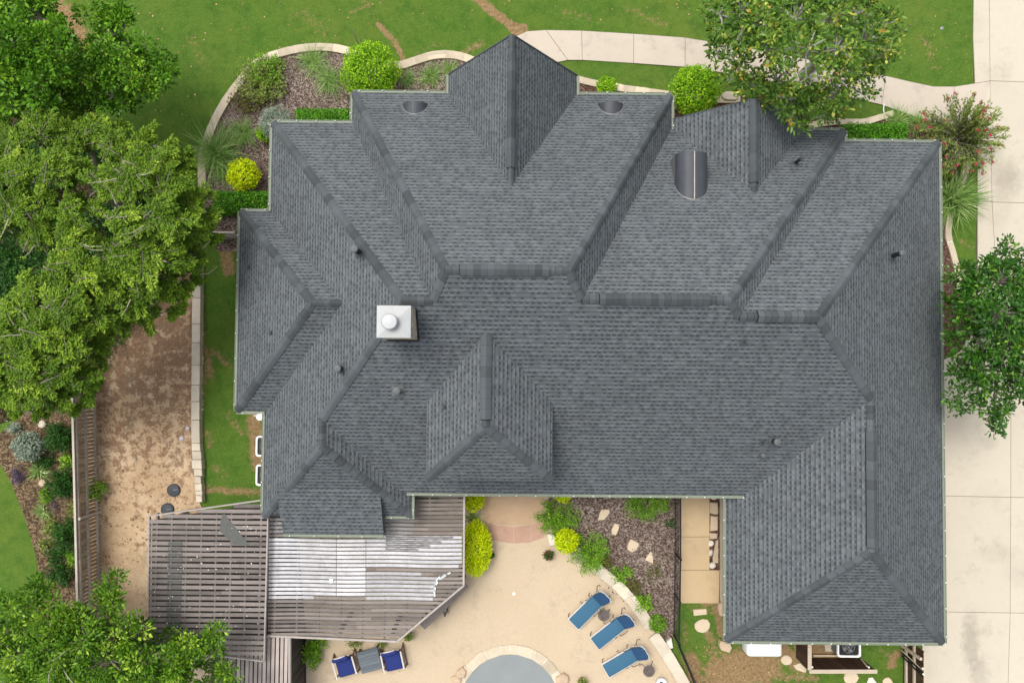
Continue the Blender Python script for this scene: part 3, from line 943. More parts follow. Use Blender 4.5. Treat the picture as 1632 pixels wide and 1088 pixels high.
gutter((SE_.e, SS.e), (SE_.e, S.e - 0.14), (1, 0), 3.3, dots=True)
gutter((xx1 + 0.03, SS.e), (SE_.e + 0.11, SS.e), (0, -1), ZE)
gutter((xx0, XS.e), (xx1, XS.e), (0, -1), XZ, 0.85)
gutter((W2.e, N1.e + 0.13), (W2.e, N2.e), (-1, 0), ZE, 0.8)
gutter((W2.e, N2.e), (CW.e - 0.13, N2.e), (0, 1), ZE, 0.85)
gutter((CE.e + 0.13, N2.e), (E2.e, N2.e), (0, 1), ZE, 0.75)
gutter((E2.e, N2.e), (E2.e, N2.e - 1.75), (1, 0), ZE, 0.85)
gutter((CW.e, N2.e - 0.35), (CW.e, yCG), (-1, 0), ZE, 0.9)
gutter((CE.e, N2.e - 0.35), (CE.e, yCG), (1, 0), ZE, 0.9)
gutter((RE.e + 0.13, N3.e), (E3.e, N3.e), (0, 1), ZE)
gutter((E3.e, N4.e - 0.02), (E3.e, N3.e), (1, 0), ZE, 0.5)
gutter((E3.e + 0.13, N4.e), (E4.e - 1.2, N4.e), (0, 1), ZE, 0.75)
gutter((E4.e - 1.18, N4.e + 0.0), (E4.e, N4.e), (0, 1), ZE - 0.03, 0.75)
gutter((E4.e, GS.e), (E4.e, N4.e), (1, 0), ZE, 1.0)
gutter((GW.e, GS.e), (E4.e, GS.e), (0, -1), GS.ze, 0.72)
gutter((GW.e, GS.e), (GW.e, S.e - 0.16), (-1, 0), GW.ze, 0.72)

# chimney -------------------------------------------------------------
zt = 9.85
c00, c11 = P(600, 538, zt), P(655, 487, zt)
cx, cy = (c00.x + c11.x) / 2, (c00.y + c11.y) / 2; sx, sy = c11.x - c00.x, c11.y - c00.y
mb = MB()
mb.box((cx, cy, 8.2), (sx - 0.04, sy - 0.04, 3.1))
chim = mb.build("chimney", MT['chimney'], roof)
mb = MB()
mb.box((cx, cy, zt - 0.06), (sx, sy, 0.09), rv=0.6)
v = MB()
mb.poly([(cx - sx / 2, cy - sy / 2, zt - 0.01), (cx + sx / 2, cy - sy / 2, zt - 0.01), (cx, cy, zt + 0.03)], 0.55)
mb.poly([(cx + sx / 2, cy - sy / 2, zt - 0.01), (cx + sx / 2, cy + sy / 2, zt - 0.01), (cx, cy, zt + 0.03)], 0.45)
mb.poly([(cx + sx / 2, cy + sy / 2, zt - 0.01), (cx - sx / 2, cy + sy / 2, zt - 0.01), (cx, cy, zt + 0.03)], 0.5)
mb.poly([(cx - sx / 2, cy + sy / 2, zt - 0.01), (cx - sx / 2, cy - sy / 2, zt - 0.01), (cx, cy, zt + 0.03)], 0.6)
mb.build("chimney_cap", MT['galv'], chim)
fc = P(620, 512, zt + 0.3)
mb = MB(); mb.lathe((fc.x, fc.y, zt), [(0.15, 0), (0.15, 0.20), (0.235, 0.21), (0.235, 0.26), (0.21, 0.285), (0.06, 0.30)], 24, 0.85)
mb.build("flue", MT['galv'], chim, False)
mb = MB()
for (ax, ay, bx, by) in ((cx - sx / 2, cy + sy / 2, cx + sx / 2, cy + sy / 2), (cx + sx / 2, cy + sy / 2, cx + sx / 2, cy - sy / 2), (cx - sx / 2, cy - sy / 2, cx + sx / 2, cy - sy / 2)):
    za = roof_z(ax, ay)[0]; zb = roof_z(bx, by)[0]
    mb.beam((ax, ay, za + 0.05), (bx, by, zb + 0.05), 0.05, 0.14)
mb.build("chimney_flashing", MT['capside'], chim)

# vents ----------------------------------------------------------------
def barrel_vent(px, py_front, py_back, wpx, wall, name):
    pf, pl = roof_hit(px, py_front + 2)
    # spring line height: front edge of the barrel seen at py_front
    r = M(wpx, 4.5) / 2
    zs = pf.z + wall
    sl = 0.0
    rz = r * (0.8 if wall > 0.05 else 1.0)
    c = P(px, py_front, zs + rz)
    a, b, cc = pl.c
    mb = MB()
    N = 20
    pts = []
    for k in range(N + 1):
        th = math.pi * k / N
        x = c.x - r * math.cos(th); z = zs + rz * math.sin(th)
        yb = (z + sl * c.y - a * x - cc) / (b + sl)
        pts.append((Vector((x, c.y, z)), Vector((x, yb - 0.04, z + sl * (c.y - yb + 0.04)))))
    for k in range(N):
        mb.poly([pts[k][0], pts[k + 1][0], pts[k + 1][1], pts[k][1]], 0.5 + 0.1 * math.sin(k * 2.1))
    # front plate
    mb.poly([q[0] + Vector((0, -0.03, 0)) for q in pts], 0.3)
    sides = []
    if wall > 0.05:
        for sx_ in (0, N):
            f, bk = pts[sx_]
            zf = roof_z(f.x, f.y)[0]
            sw = MB(); sw.poly([f, bk, Vector((f.x, f.y, zf - 0.05))], 0.5); sides.append(sw)
        f, g = pts[0][0], pts[N][0]
        mb.poly([f, g, Vector((g.x, g.y, roof_z(g.x, g.y)[0] - 0.05)), Vector((f.x, f.y, roof_z(f.x, f.y)[0] - 0.05))], 0.3)
    o = mb.build(name, MT['metal'], roof)
    # pale lip where the sheet meets the shingles
    lip = MB()
    lip.tube([q[1] + Vector((0, 0.0, 0.03)) for q in pts], 0.022, 5)
    lip.build("vent_flashing", MT['flash'], o)
    sm = MB()
    x0 = c.x + 0.03
    f, bk = pts[N // 2]
    sm.beam(f + Vector((0.02, 0, 0.004)), bk + Vector((0.02, 0, 0.004)), 0.03 if wall > 0.05 else 0.012, 0.012)
    sm.build("vent_seam", MT['rust'] if wall > 0.05 else MT['metal'], o)
    for _ in (0,):
        for sw in sides: sw.build("vent_side", MT['flash'], o)
    return o
barrel_vent(660, 161, 182, 44, 0.0, "arched_vent")
barrel_vent(975, 161, 187, 44, 0.0, "arched_vent")
barrel_vent(1106, 241, 325, 50, 1.22, "barrel_vent")

def vent_pipe(px, py, r=0.075, h=0.42, kind=0):
    p, pl = roof_hit(px, py)
    mb = MB()
    mb.tube([p - UP * 0.06, p + UP * h], r, 12, 0.5)
    o = mb.build("vent_pipe", MT['pipe'], roof)
    n = pl.normal()
    rot = n.to_track_quat('Z', 'Y').to_matrix().to_4x4()
    fl = MB()
    fl.box((0, 0, 0.02), (r * 3.6, r * 3.6, 0.012), m=Matrix.Translation(p) @ rot)
    fl.lathe((0, 0, 0.02), [(r * 1.75, 0), (r * 1.15, 0.07)], 12, m=Matrix.Translation(p) @ rot)
    fl.build("pipe_flashing", MT['flash'] if kind == 1 else MT['cap'], o)
    if kind != 2:
        cp = MB()
        cp.lathe(p + UP * h, [(r * 1.25, 0), (r * 1.3, 0.02), (r * 1.1, 0.05), (r * 0.3, 0.065)], 12)
        cp.build("pipe_cap", MT['pipetop'], o)
    return o
vent_pipe(572, 402, 0.10, 0.75)
vent_pipe(543, 587, 0.10, 0.5)
vent_pipe(634, 622, 0.11, 0.30, 1)
vent_pipe(641, 627, 0.05, 0.12, 1)
vent_pipe(1421, 408, 0.085, 0.75)
vent_pipe(1267, 260, 0.06, 0.6, 2)
vent_pipe(1232, 702, 0.10, 0.45)
vent_pipe(1215, 725, 0.07, 0.12)
for (x, y) in ((1185, 545), (1214, 705), (397, 425), (432, 530), (708, 648)):
    vent_pipe(x, y, 0.05, 0.14, 2)
# ------------------------------------------------------------------ ground
def seg_d(X, Y, a, b):
    ax, ay = a; bx, by = b
    dx, dy = bx - ax, by - ay
    t = np.clip(((X - ax) * dx + (Y - ay) * dy) / (dx * dx + dy * dy + 1e-9), 0, 1)
    return np.hypot(X - ax - t * dx, Y - ay - t * dy)

def lawn():
    nx, ny = 430, 310
    xs = np.linspace(-27, 27, nx); ys = np.linspace(-19, 20, ny)
    X, Y = np.meshgrid(xs, ys)
    # gentle unevenness of the turf
    Z = 0.012 * np.sin(X * 1.3 + 0.7 * np.sin(Y * 0.9)) * np.cos(Y * 1.1 + X * 0.3) - 0.014
    V = np.stack([X.ravel(), Y.ravel(), Z.ravel()], 1)
    px, py = proj_np(V)
    bare = np.zeros(len(V))
    def trail(pts, w, k):
        nonlocal bare
        for a, b in zip(pts[:-1], pts[1:]):
            d = seg_d(px, py, a, b)
            bare = np.maximum(bare, k * np.clip(1.25 - d / w, 0, 1))
    trail([(603, 38), (612, 50), (628, 66), (638, 84), (643, 100)], 7, 0.78)
    trail([(750, -12), (765, 2), (784, 18), (806, 34), (822, 50), (835, 60)], 10, 0.9)
    trail([(560, 20), (590, 5)], 7, 0.5)
    trail([(570, -10), (590, 12)], 6, 0.5)
    trail([(812, 40), (836, 44)], 9, 0.85)
    trail([(86, -6), (104, 20), (128, 55), (142, 75)], 20, 0.75)
    trail([(100, 165), (135, 180)], 22, 0.9)
    trail([(20, 5), (60, 5)], 15, 0.6)
    trail([(360, 392), (364, 430)], 16, 0.75)
    trail([(324, 480), (324, 640)], 7, 0.52)
    trail([(330, 560), (335, 600)], 14, 0.6)
    trail([(405, 665), (412, 740)], 20, 0.72)
    trail([(325, 780), (420, 785)], 12, 0.6)
    trail([(330, 690), (335, 710)], 12, 0.5)
    trail([(345, 560), (365, 585)], 14, 0.5); trail([(388, 600), (395, 640)], 12, 0.52); trail([(340, 745), (360, 760)], 14, 0.45); trail([(365, 660), (385, 690)], 14, 0.45); trail([(350, 480), (372, 500)], 10, 0.4)
    trail([(900, 20), (940, 30)], 14, 0.42); trail([(1000, 15), (1060, 40)], 16, 0.4); trail([(480, 20), (520, 50)], 22, 0.38); trail([(300, 60), (330, 110)], 22, 0.38); trail([(1470, 60), (1490, 105)], 16, 0.42)
    trail([(1150, 1078), (1185, 1062), (1215, 1060)], 42, 0.95)
    trail([(1100, 1050), (1110, 1085)], 18, 0.8)
    trail([(1142, 966), (1150, 1010)], 9, 0.8)
    trail([(1245, 1035), (1275, 1060)], 20, 0.75)
    trail([(1430, 1040), (1420, 1060)], 12, 0.7)
    trail([(1225, 1075), (1300, 1080)], 14, 0.55); trail([(1090, 990), (1095, 1040)], 10, 0.45); trail([(1130, 1010), (1140, 1050)], 16, 0.55); trail([(1100, 970), (1140, 975)], 10, 0.5); trail([(1400, 1035), (1420, 1045)], 12, 0.45)
    trail([(1120, 962), (1140, 962)], 8, 0.7)
    trail([(1280, 1032), (1345, 1046)], 20, 0.9)
    trail([(660, 85), (700, 70)], 14, 0.35); trail([(745, 80), (765, 70)], 16, 0.5)
    trail([(1385, 190), (1430, 182)], 8, 0.6)
    trail([(1520, 380), (1556, 395)], 12, 0.4)
    idx = np.arange(nx * ny).reshape(ny, nx)
    Fq = np.stack([idx[:-1, :-1].ravel(), idx[:-1, 1:].ravel(), idx[1:, 1:].ravel(), idx[1:, :-1].ravel()], 1)
    o = np_mesh("lawn", V, Fq, None, MT['lawn'])
    at = o.data.attributes.new("bare", 'FLOAT', 'POINT')
    at.data.foreach_set("value", bare.astype(np.float32))
    o["kind"] = 'structure'; o["label"] = "mown green lawn with worn bare trails around the house"
lawn()
gm = MB(); gm.poly([(-160, -160, -0.06), (160, -160, -0.06), (160, 160, -0.06), (-160, 160, -0.06)])
tag(gm.build("ground", MT['lawn']), kind='structure')

# beds
sheet("flower_bed", [(322, 330), (324, 250), (334, 212), (352, 175), (384, 126), (414, 103), (442, 91), (490, 80), (533, 80), (570, 90), (600, 98), (632, 108), (662, 101), (690, 93), (720, 92), (748, 100), (770, 120), (790, 200), (600, 240), (470, 345), (400, 400), (345, 400)], 0.010, MT['mulch'])
sheet("flower_bed", [(900, 130), (925, 131), (952, 138), (990, 144), (1075, 156), (1150, 160), (1185, 150), (1230, 175), (1300, 190), (1345, 190), (1385, 196), (1440, 182), (1480, 192), (1500, 205), (1560, 205), (1545, 250), (1500, 262), (1430, 250), (1100, 240), (900, 230)], 0.010, MT['mulch2'])
sheet("flower_bed", [(1470, 240), (1535, 235), (1520, 300), (1508, 355), (1514, 385), (1522, 420), (1530, 445), (1560, 470), (1560, 560), (1520, 610), (1470, 620)], 0.012, MT['mulch2'])
sheet("flower_bed", [(872, 770), (1083, 770), (1082, 960), (1077, 1000), (1068, 1030), (1056, 1012), (1032, 982), (1000, 948), (960, 910), (915, 880), (880, 850)], 0.050, MT['mulch'], thick=0.05)
sheet("flower_bed", [(-40, 690), (0, 690), (60, 640), (130, 640), (160, 800), (170, 1000), (130, 1040), (40, 1040), (66, 935), (58, 890), (40, 825), (16, 765), (-10, 722), (-40, 705)], 0.010, MT['soil'])
sheet("flower_bed", [(-60, 190), (40, 165), (120, 168), (165, 215), (215, 270), (300, 330), (326, 420), (200, 560), (60, 660), (-60, 690)], 0.006, MT['shaded_duff'])
sheet("dirt_yard", [(130, 560), (200, 420), (316, 400), (318, 500), (312, 640), (318, 800), (330, 830), (250, 1060), (120, 1060), (140, 900)], 0.012, MT['dirt'])

# concrete -----------------------------------------------------------
def slabs(name, cells, z, th, mat, label, tones=None):
    """concrete flatwork: cells are pixel outlines, each shrunk by the joint"""
    mb = MB()
    for i, c in enumerate(cells):
        w = [P(x, y, z) for x, y in c]
        cx = sum(p.x for p in w) / len(w); cy = sum(p.y for p in w) / len(w)
        pts = inset_simple([(p.x, p.y) for p in w], 0.009)
        mb.prism(pts, z - th, z, rnd.uniform(0.3, 0.7))
    o = mb.build(name, mat)
    tag(o, label, None, None, 'structure')
    return o
def inset_simple(pts, d):
    n = len(pts)
    ar = sum(pts[i][0] * pts[(i + 1) % n][1] - pts[(i + 1) % n][0] * pts[i][1] for i in range(n))
    if ar < 0: pts = pts[::-1]
    out = []
    for i in range(n):
        p0, p1, p2 = Vector(pts[i - 1]), Vector(pts[i]), Vector(pts[(i + 1) % n])
        d1 = (p1 - p0); d2 = (p2 - p1)
        if d1.length < 1e-6 or d2.length < 1e-6: out.append(tuple(p1)); continue
        d1.normalize(); d2.normalize()
        n1 = Vector((-d1.y, d1.x)); n2 = Vector((-d2.y, d2.x))
        out.append(tuple(p1 + (n1 + n2) * d / max(0.3, 1 + n1.dot(n2))))
    return out
sheet("driveway_base", [(1552, -80), (1760, -80), (1760, 1180), (1470, 1180), (1470, 580), (1555, 520), (1558, 200), (1552, 130)], 0.008, MT['joint'])
D = []
D += [[(1553, -80), (1576, -80), (1578, 129), (1554, 133), (1551, 60)], [(1576, -80), (1720, -80), (1720, 134), (1578, 129)]]
D += [[(1558, 206), (1560, 190), (1578, 129), (1581, 322), (1558, 320)], [(1578, 129), (1720, 134), (1720, 326), (1581, 322)]]
D += [[(1558, 320), (1581, 322), (1590, 470), (1558, 470)], [(1581, 322), (1720, 326), (1720, 560), (1600, 560), (1590, 470)]]
D += [[(1470, 590), (1530, 560), (1556, 520), (1558, 470), (1590, 470), (1600, 560), (1611, 620), (1611, 792), (1470, 789)], [(1600, 560), (1720, 560), (1720, 794), (1611, 792), (1611, 620)]]
D += [[(1470, 789), (1611, 792), (1610, 976), (1470, 974)], [(1611, 792), (1720, 794), (1720, 978), (1610, 976)]]
D += [[(1470, 974), (1610, 976), (1604, 1180), (1470, 1180)], [(1610, 976), (1720, 978), (1720, 1180), (1604, 1180)]]
slabs("driveway", D, 0.045, 0.05, MT['drive'], "pale concrete driveway with control joints")
up = [(800, 80), (812, 63), (840, 50), (870, 48), (927, 49), (1010, 54), (1092, 60), (1170, 73), (1250, 88), (1330, 103), (1412, 121), (1450, 130), (1488, 138), (1522, 138), (1554, 133), (1578, 129)]
lo = [(800, 130), (868, 112), (880, 101), (905, 96), (928, 96), (1010, 101), (1092, 107), (1165, 118), (1240, 132), (1310, 145), (1405, 167), (1430, 176), (1470, 190), (1510, 198), (1545, 204), (1560, 195)]
sheet("walkway_base", [(795, 90)] + up[1:] + lo[::-1], 0.009, MT['joint'])
Wk = []
cuts = [0, 3, 4, 5, 6, 8, 10, 13, 15]
for a, b in zip(cuts[:-1], cuts[1:]):
    Wk.append(up[a:b + 1] + lo[a:b + 1][::-1])
slabs("walkway", Wk, 0.04, 0.05, MT['walk'], "curving pale concrete front walkway")
slabs("side_path", [[(1081, 770), (1131, 770), (1131, 855), (1081, 855)], [(1081, 855), (1131, 855), (1131, 908), (1081, 908)],
                    [(1081, 908), (1147, 908), (1146, 961), (1081, 961)]], 0.045, 0.05, MT['sidewalk'], "tan concrete strip beside the garage wall")
sheet("patio", [(700, 770), (880, 770), (880, 856), (915, 884), (960, 915), (1000, 955), (1040, 1000), (1072, 1046), (1100, 1100), (1110, 1180), (300, 1180), (300, 1000), (420, 800), (700, 800)], 0.048, MT['patio'], thick=0.06)
slabs("entry_path", [[(767, 760), (868, 760), (868, 792), (767, 792)], [(767, 792), (868, 792), (868, 829), (845, 836), (815, 838), (790, 835), (770, 829)]], 0.056, 0.05, MT['salmon'], "tan stamped concrete entry path under the south eave")
slabs("entry_step", [[(770, 830), (792, 836), (794, 862), (771, 858)], [(792, 836), (818, 839), (819, 866), (794, 863)], [(818, 839), (846, 836), (847, 864), (819, 866)], [(846, 836), (868, 829), (868, 856), (847, 863)]], 0.060, 0.05, MT['pinkstone'], "curved band of pink flagstones at the foot of the entry path")
jm = MB()
for pts in (((906, 918), (896, 940), (886, 962)), ((770, 962), (780, 988), (793, 1012)), ((740, 968), (757, 985)), ((870, 870), (850, 868), (830, 872))):
    for a, b in zip(pts[:-1], pts[1:]):
        A, B = P(*a, .052), P(*b, .052); d = (B - A).normalized(); n = Vector((-d.y, d.x, 0)) * .011
        jm.poly([A - n, B - n, B + n, A + n])
tag(jm.build("patio_joint", MT['slab']), kind='structure')

# pool ---------------------------------------------------------------
pc = P(813, 1121, 0.0); pr = M(78.5)
wat = MB()
wat.poly([(pc.x + pr * math.cos(2 * math.pi * k / 72), pc.y + pr * math.sin(2 * math.pi * k / 72), 0.062) for k in range(72)])
tag(wat.build("pool_water", MT['water']), "round grey pool water ringed by stone coping", kind='structure')
pool = thing("pool_coping", "ring of tan coping stones around the grey pool", "pool edging", (pc.x, pc.y, 0.05))
mb = MB(); a = 0.1
while a < 2 * math.pi + 0.1:
    da_ = rnd.uniform(0.16, 0.30)
    r0, r1_ = pr - 0.02, pr + rnd.uniform(0.34, 0.40)
    pts = [(pc.x + r * math.cos(t), pc.y + r * math.sin(t)) for r, t in ((r0, a + .008), (r1_, a + .012), (r1_, a + da_ - .012), (r0, a + da_ - .008))]
    pts.insert(2, (pc.x + r1_ * 1.008 * math.cos(a + da_ / 2), pc.y + r1_ * 1.008 * math.sin(a + da_ / 2)))
    mb.prism(pts, 0.04, 0.10, rnd.uniform(0.2, 0.8), 0.012)
    a += da_
mb.build("coping_stones", MT['flag'], pool)
mb = MB(); mb.lathe((pc.x, pc.y, 0.03), [(pr + 0.36, 0), (pr + 0.36, 0.05), (pr - 0.01, 0.05), (pr - 0.01, 0.0)], 72)
mb.build("coping_mortar", MT['mortar'], pool)

# stone borders --------------------------------------------------------
def stone_border(label, pxline, wpx, h, z0=0.0, lo_=0.45, hi_=0.95, split=0.25, mat='flag', smooth=6, name="stone_border"):
    line = crom(pxline, smooth)
    W_ = [P(x, y, h) for x, y in line]
    pts = [Vector((p.x, p.y)) for p in W_]
    # resample
    cum = [0]
    for a, b in zip(pts[:-1], pts[1:]): cum.append(cum[-1] + (b - a).length)
    def at(s):
        s = min(max(s, 0), cum[-1] - 1e-6)
        i = max(k for k in range(len(cum)) if cum[k] <= s); i = min(i, len(pts) - 2)
        t = (s - cum[i]) / max(1e-6, cum[i + 1] - cum[i])
        p = pts[i].lerp(pts[i + 1], t); d = (pts[i + 1] - pts[i]).normalized()
        return p, Vector((-d.y, d.x))
    root = thing(name, label, "stone edging", (W_[0].x, W_[0].y, z0))
    w = M(wpx); st = MB(); mo = MB(); s = 0
    while s < cum[-1] - 0.1:
        L = min(rnd.uniform(lo_, hi_), cum[-1] - s)
        j = [rnd.uniform(-0.04, 0.04) for _ in range(4)]
        ns = 3
        lanes = [(-0.5, 0.5)] if rnd.random() > split else [(-0.5, rnd.uniform(-0.15, 0.15)), None]
        if lanes[-1] is None: lanes[-1] = (lanes[0][1] + 0.04, 0.5)
        for l0, l1 in lanes:
            A_, B_ = [], []
            for k in range(ns + 1):
                u = s + 0.012 + (L - 0.024) * k / ns
                sk0 = j[0] * (1 - k / ns) + j[1] * k / ns
                p, n = at(u + sk0 * (0.5))
                A_.append(tuple(p + n * w * (l0 + rnd.uniform(-.02, .02)))); B_.append(tuple(p + n * w * (l1 + rnd.uniform(-.02, .02))))
            st.prism(A_ + B_[::-1], z0, h + rnd.uniform(-0.008, 0.012), rnd.uniform(0.1, 0.95), 0.012)
        s += L
    N = 80
    for k in range(N):
        p, n = at(cum[-1] * k / N); q, m = at(cum[-1] * (k + 1) / N)
        for sgn in (1,):
            a_, b_, c_, d_ = p - n * w * .47, q - m * w * .47, q + m * w * .47, p + n * w * .47
            mo.poly([(a_.x, a_.y, h - .014), (b_.x, b_.y, h - .014), (c_.x, c_.y, h - .014), (d_.x, d_.y, h - .014)])
    st.build("border_stones", MT[mat], root)
    mo.build("border_mortar", MT['mortar'], root)
    return root
stone_border("flagstone border curving around the mulch bed north-west of the house", [(322, 300), (322, 250), (334, 210), (352, 172), (380, 132), (408, 101), (440, 86), (488, 76), (530, 76), (562, 84), (600, 98), (634, 104), (660, 97), (690, 88), (722, 87), (750, 95), (772, 108)], 13, 0.10)
stone_border("short flagstone border between the front lawn strip and the small round shrub", [(905, 122), (925, 127), (955, 134), (990, 140), (1035, 146), (1080, 152), (1130, 158), (1180, 158)], 11, 0.10)
stone_border("pinkish flagstone edging below the grass triangle by the front hedge", [(1290, 200), (1330, 194), (1375, 194), (1400, 188), (1425, 180)], 10, 0.08)
stone_border("narrow tan stone kerb snaking along the east bed beside the driveway", [(1545, 258), (1530, 300), (1515, 345), (1512, 375), (1519, 400), (1527, 430), (1530, 460)], 10, 0.10, lo_=0.8, hi_=1.4, split=0.0)
stone_border("pale stone edging curving along the patio behind the blue loungers", [(900, 868), (930, 888), (957, 910), (990, 938), (1022, 976), (1036, 1000)], 17, 0.30, lo_=0.5, hi_=0.9, split=0.35, mat='lime')
stone_border("pale stone edging at the patio corner near the black fence bend", [(1042, 1012), (1060, 1038), (1076, 1064), (1092, 1092), (1104, 1125)], 18, 0.30, lo_=0.5, hi_=1.0, split=0.35, mat='lime')
for lab, pts in (("white limestone boulder at the bend of the black metal fence", [(1062, 1022), (1070, 1016), (1073, 1032), (1065, 1034)]),
                 ("white flat stone beside the yellow ball shrub and flower pot", [(872, 850), (884, 852), (886, 868), (876, 870)])):
    mb = MB(); mb.prism([(P(x, y, .2).x, P(x, y, .2).y) for x, y in pts], 0, 0.24, 0.8, 0.03); tag(mb.build("border_rock", MT['rock']), lab, "rock")

# retaining wall of the dirt yard
def strip_wall(label):
    root = thing("retaining_wall", label, "stone wall", (*P(311, 620, 0).xy, 0))
    y = 415; cap = MB()
    xs = lambda yy: 313.5 - (yy - 415) * 0.010 if yy < 690 else 310.5 + (yy - 690) * 0.06
    while y < 800:
        L = rnd.uniform(22, 42) if y < 690 else rnd.uniform(7, 16)
        w = 6.6 if y < 690 else rnd.uniform(4.5, 8)
        y2 = min(y + L, 800)
        z = 0.35
        pts = [(P(xs(y) - w, y + .3, z)), P(xs(y) + w, y + .3, z), P(xs(y2) + w, y2 - .3, z), P(xs(y2) - w, y2 - .3, z)]
        cap.prism([(p.x, p.y) for p in pts], 0.0, z + rnd.uniform(-.01, .012) - (0.0 if y < 690 else rnd.uniform(0, .08)), rnd.uniform(.2, .9), 0.015)
        y = y2
    cap.build("cap_stones", MT['lime'], root)
    rub = MB()
    for k in range(70):
        yy = rnd.uniform(470, 800); s_ = rnd.uniform(.05, .12)
        p = P(xs(yy) + rnd.uniform(6.8, 9.5), yy, 0.05)
        rub.prism([(p.x + s_ * math.cos(t) * rnd.uniform(.7, 1.1), p.y + s_ * math.sin(t) * rnd.uniform(.7, 1.1)) for t in (0, 1.2, 2.4, 3.8, 5)], 0, rnd.uniform(.04, .12), rnd.random(), .015)
    rub.build("wall_rubble", MT['lime'], root)
strip_wall("low limestone retaining wall between dirt yard and the narrow side lawn")

# stepping stones and rocks ---------------------------------------------
def outline_stone(name, label, cat, pts, h, mat, group=None, z0=0.0, bev=0.02, rv=None):
    w = [P(x, y, h) for x, y in pts]
    mb = MB(); mb.prism([(p.x, p.y) for p in w], z0, h, rnd.uniform(.3, .8) if rv is None else rv, bev)
    return tag(mb.build(name, MT[mat]), label, cat, group)
def blob(cx, cy, rx, ry, n=9, rot=0, j=.12):
    o = []
    for k in range(n):
        t = 2 * math.pi * k / n; q = 1 + rnd.uniform(-j, j)
        x, y = rx * q * math.cos(t), ry * q * math.sin(t)
        o.append((cx + x * math.cos(rot) - y * math.sin(rot), cy + x * math.sin(rot) + y * math.cos(rot)))
    return o
GS1 = "stepping stones in the mulch bed"
SS_ = "stepping_stone"
outline_stone(SS_, "tall wedge stepping stone in the mulch nearest the house eave", "stepping stone", [(958, 812), (971, 811), (972, 817), (963, 828), (953, 829), (955, 820)], .085, 'step', GS1)
outline_stone(SS_, "narrow upright stepping stone, second from the house eave in the mulch", "stepping stone", [(980, 834), (986, 835), (987, 841), (982, 853), (975, 851), (975, 843)], .085, 'step', GS1)
outline_stone(SS_, "squarish stepping stone in the middle of the mulch bed", "stepping stone", [(1005, 859), (1013, 862), (1019, 866), (1016, 875), (1008, 880), (1000, 876), (1001, 866)], .085, 'step', GS1)
outline_stone(SS_, "triangular stepping stone in the mulch, farthest from the eave", "stepping stone", [(1038, 878), (1041, 888), (1041, 898), (1028, 892), (1033, 884)], .085, 'step', GS1)
GS2 = "stepping stones in the grass by the garage"
outline_stone(SS_, "rectangular stepping stone in grass just below the tan side path", "stepping stone", [(1105, 971), (1126, 970), (1127, 979), (1106, 981)], .06, 'step', GS2)
outline_stone(SS_, "large rounded stepping stone in grass beside the garage corner", "stepping stone", blob(1120, 997, 13, 11, 10, -.3, .06), .06, 'step', GS2)
outline_stone(SS_, "round stepping stone beside the white tank and brown screen", "stepping stone", blob(1254, 1052, 9, 8, 10, 0, .06), .06, 'step', GS2)
outline_stone(SS_, "pale wedge stone against the brown boards of the equipment screen", "stepping stone", [(1264, 1060), (1276, 1056), (1286, 1066), (1284, 1072), (1270, 1067)], .06, 'step', GS2)
outline_stone(SS_, "broad stepping stone under the pale cap of the equipment screen", "stepping stone", blob(1357, 1080, 12, 10, 10, 0, .06), .06, 'step', GS2)
outline_stone(SS_, "white pointed stepping stone at the bottom edge between two tan ones", "stepping stone", [(1385, 1080), (1391, 1079), (1398, 1088), (1392, 1096), (1380, 1096)], .06, 'rock', GS2)
outline_stone(SS_, "small tan stepping stone nearest the driveway fence", "stepping stone", blob(1415, 1087, 8, 8, 9, 0, .06), .06, 'step', GS2)
outline_stone(SS_, "thin stone sliver at the bottom beside the equipment screen", "stepping stone", blob(1310, 1068, 10, 5, 9, 0, .1), .05, 'step', GS2)
outline_stone("boulder", "long flat boulder against the garage wall below the side path", "rock", [(1146, 962), (1152, 960), (1154, 972), (1153, 983), (1147, 980), (1145, 970)], .25, 'boulder', rv=.8)
outline_stone("boulder", "pale block boulder at the south-west garage corner", "rock", [(1148, 1021), (1163, 1024), (1167, 1032), (1163, 1040), (1150, 1036), (1147, 1030)], .3, 'boulder', rv=.9)
outline_stone("boulder", "dark mulch-covered boulder at the front bed below the magnolia", "rock", blob(1163, 152, 14, 8, 9, .1, .15), .2, 'lime', rv=.2)
# soil strip and slabs beside the garage wall
sheet("stone_strip_bed", [(1131, 770), (1147, 770), (1147, 908), (1131, 908)], 0.020, MT['mulch2'])
GS3 = "stone slabs in the strip along the garage wall"
for lab, pts in (("stone slab nearest the eave in the strip by the garage wall", [(1132, 800), (1144, 801), (1145, 819), (1140, 820), (1131, 817)]),
                 ("upright rectangular stone slab, second in the strip by the garage wall", [(1133, 822), (1144, 823), (1144, 845), (1132, 846)]),
                 ("square stone slab in the middle of the strip by the garage wall", [(1131, 849), (1144, 850), (1143, 858), (1132, 859)]),
                 ("long tapering stone slab at the lower end of the garage strip", [(1141, 862), (1145, 860), (1145, 897), (1137, 897), (1136, 890)])):
    outline_stone("stone_slab", lab, "stone slab", pts, .10, 'slab', GS3)
for lab, c in (("white rounded rock under the square slab in the garage strip", (1134, 866, 4.2, 5)), ("small white rock halfway down the garage strip", (1133.5, 881, 3, 5.5)),
               ("white rounded rock at the bottom corner of the garage strip", (1136, 901, 5.2, 5)), ("small pale rock tucked under the eave in the garage strip", (1138, 793, 5, 3.5))):
    outline_stone("river_rock", lab, "rock", blob(c[0], c[1], c[2], c[3], 10, .3, .1), .13, 'rock', bev=.04)
outline_stone("pool_stone", "brown boulder on the coping left of the pool", "rock", [(728, 1070), (737, 1063), (743, 1070), (741, 1080), (731, 1082), (725, 1078)], .22, 'boulder', bev=.05, rv=.6)
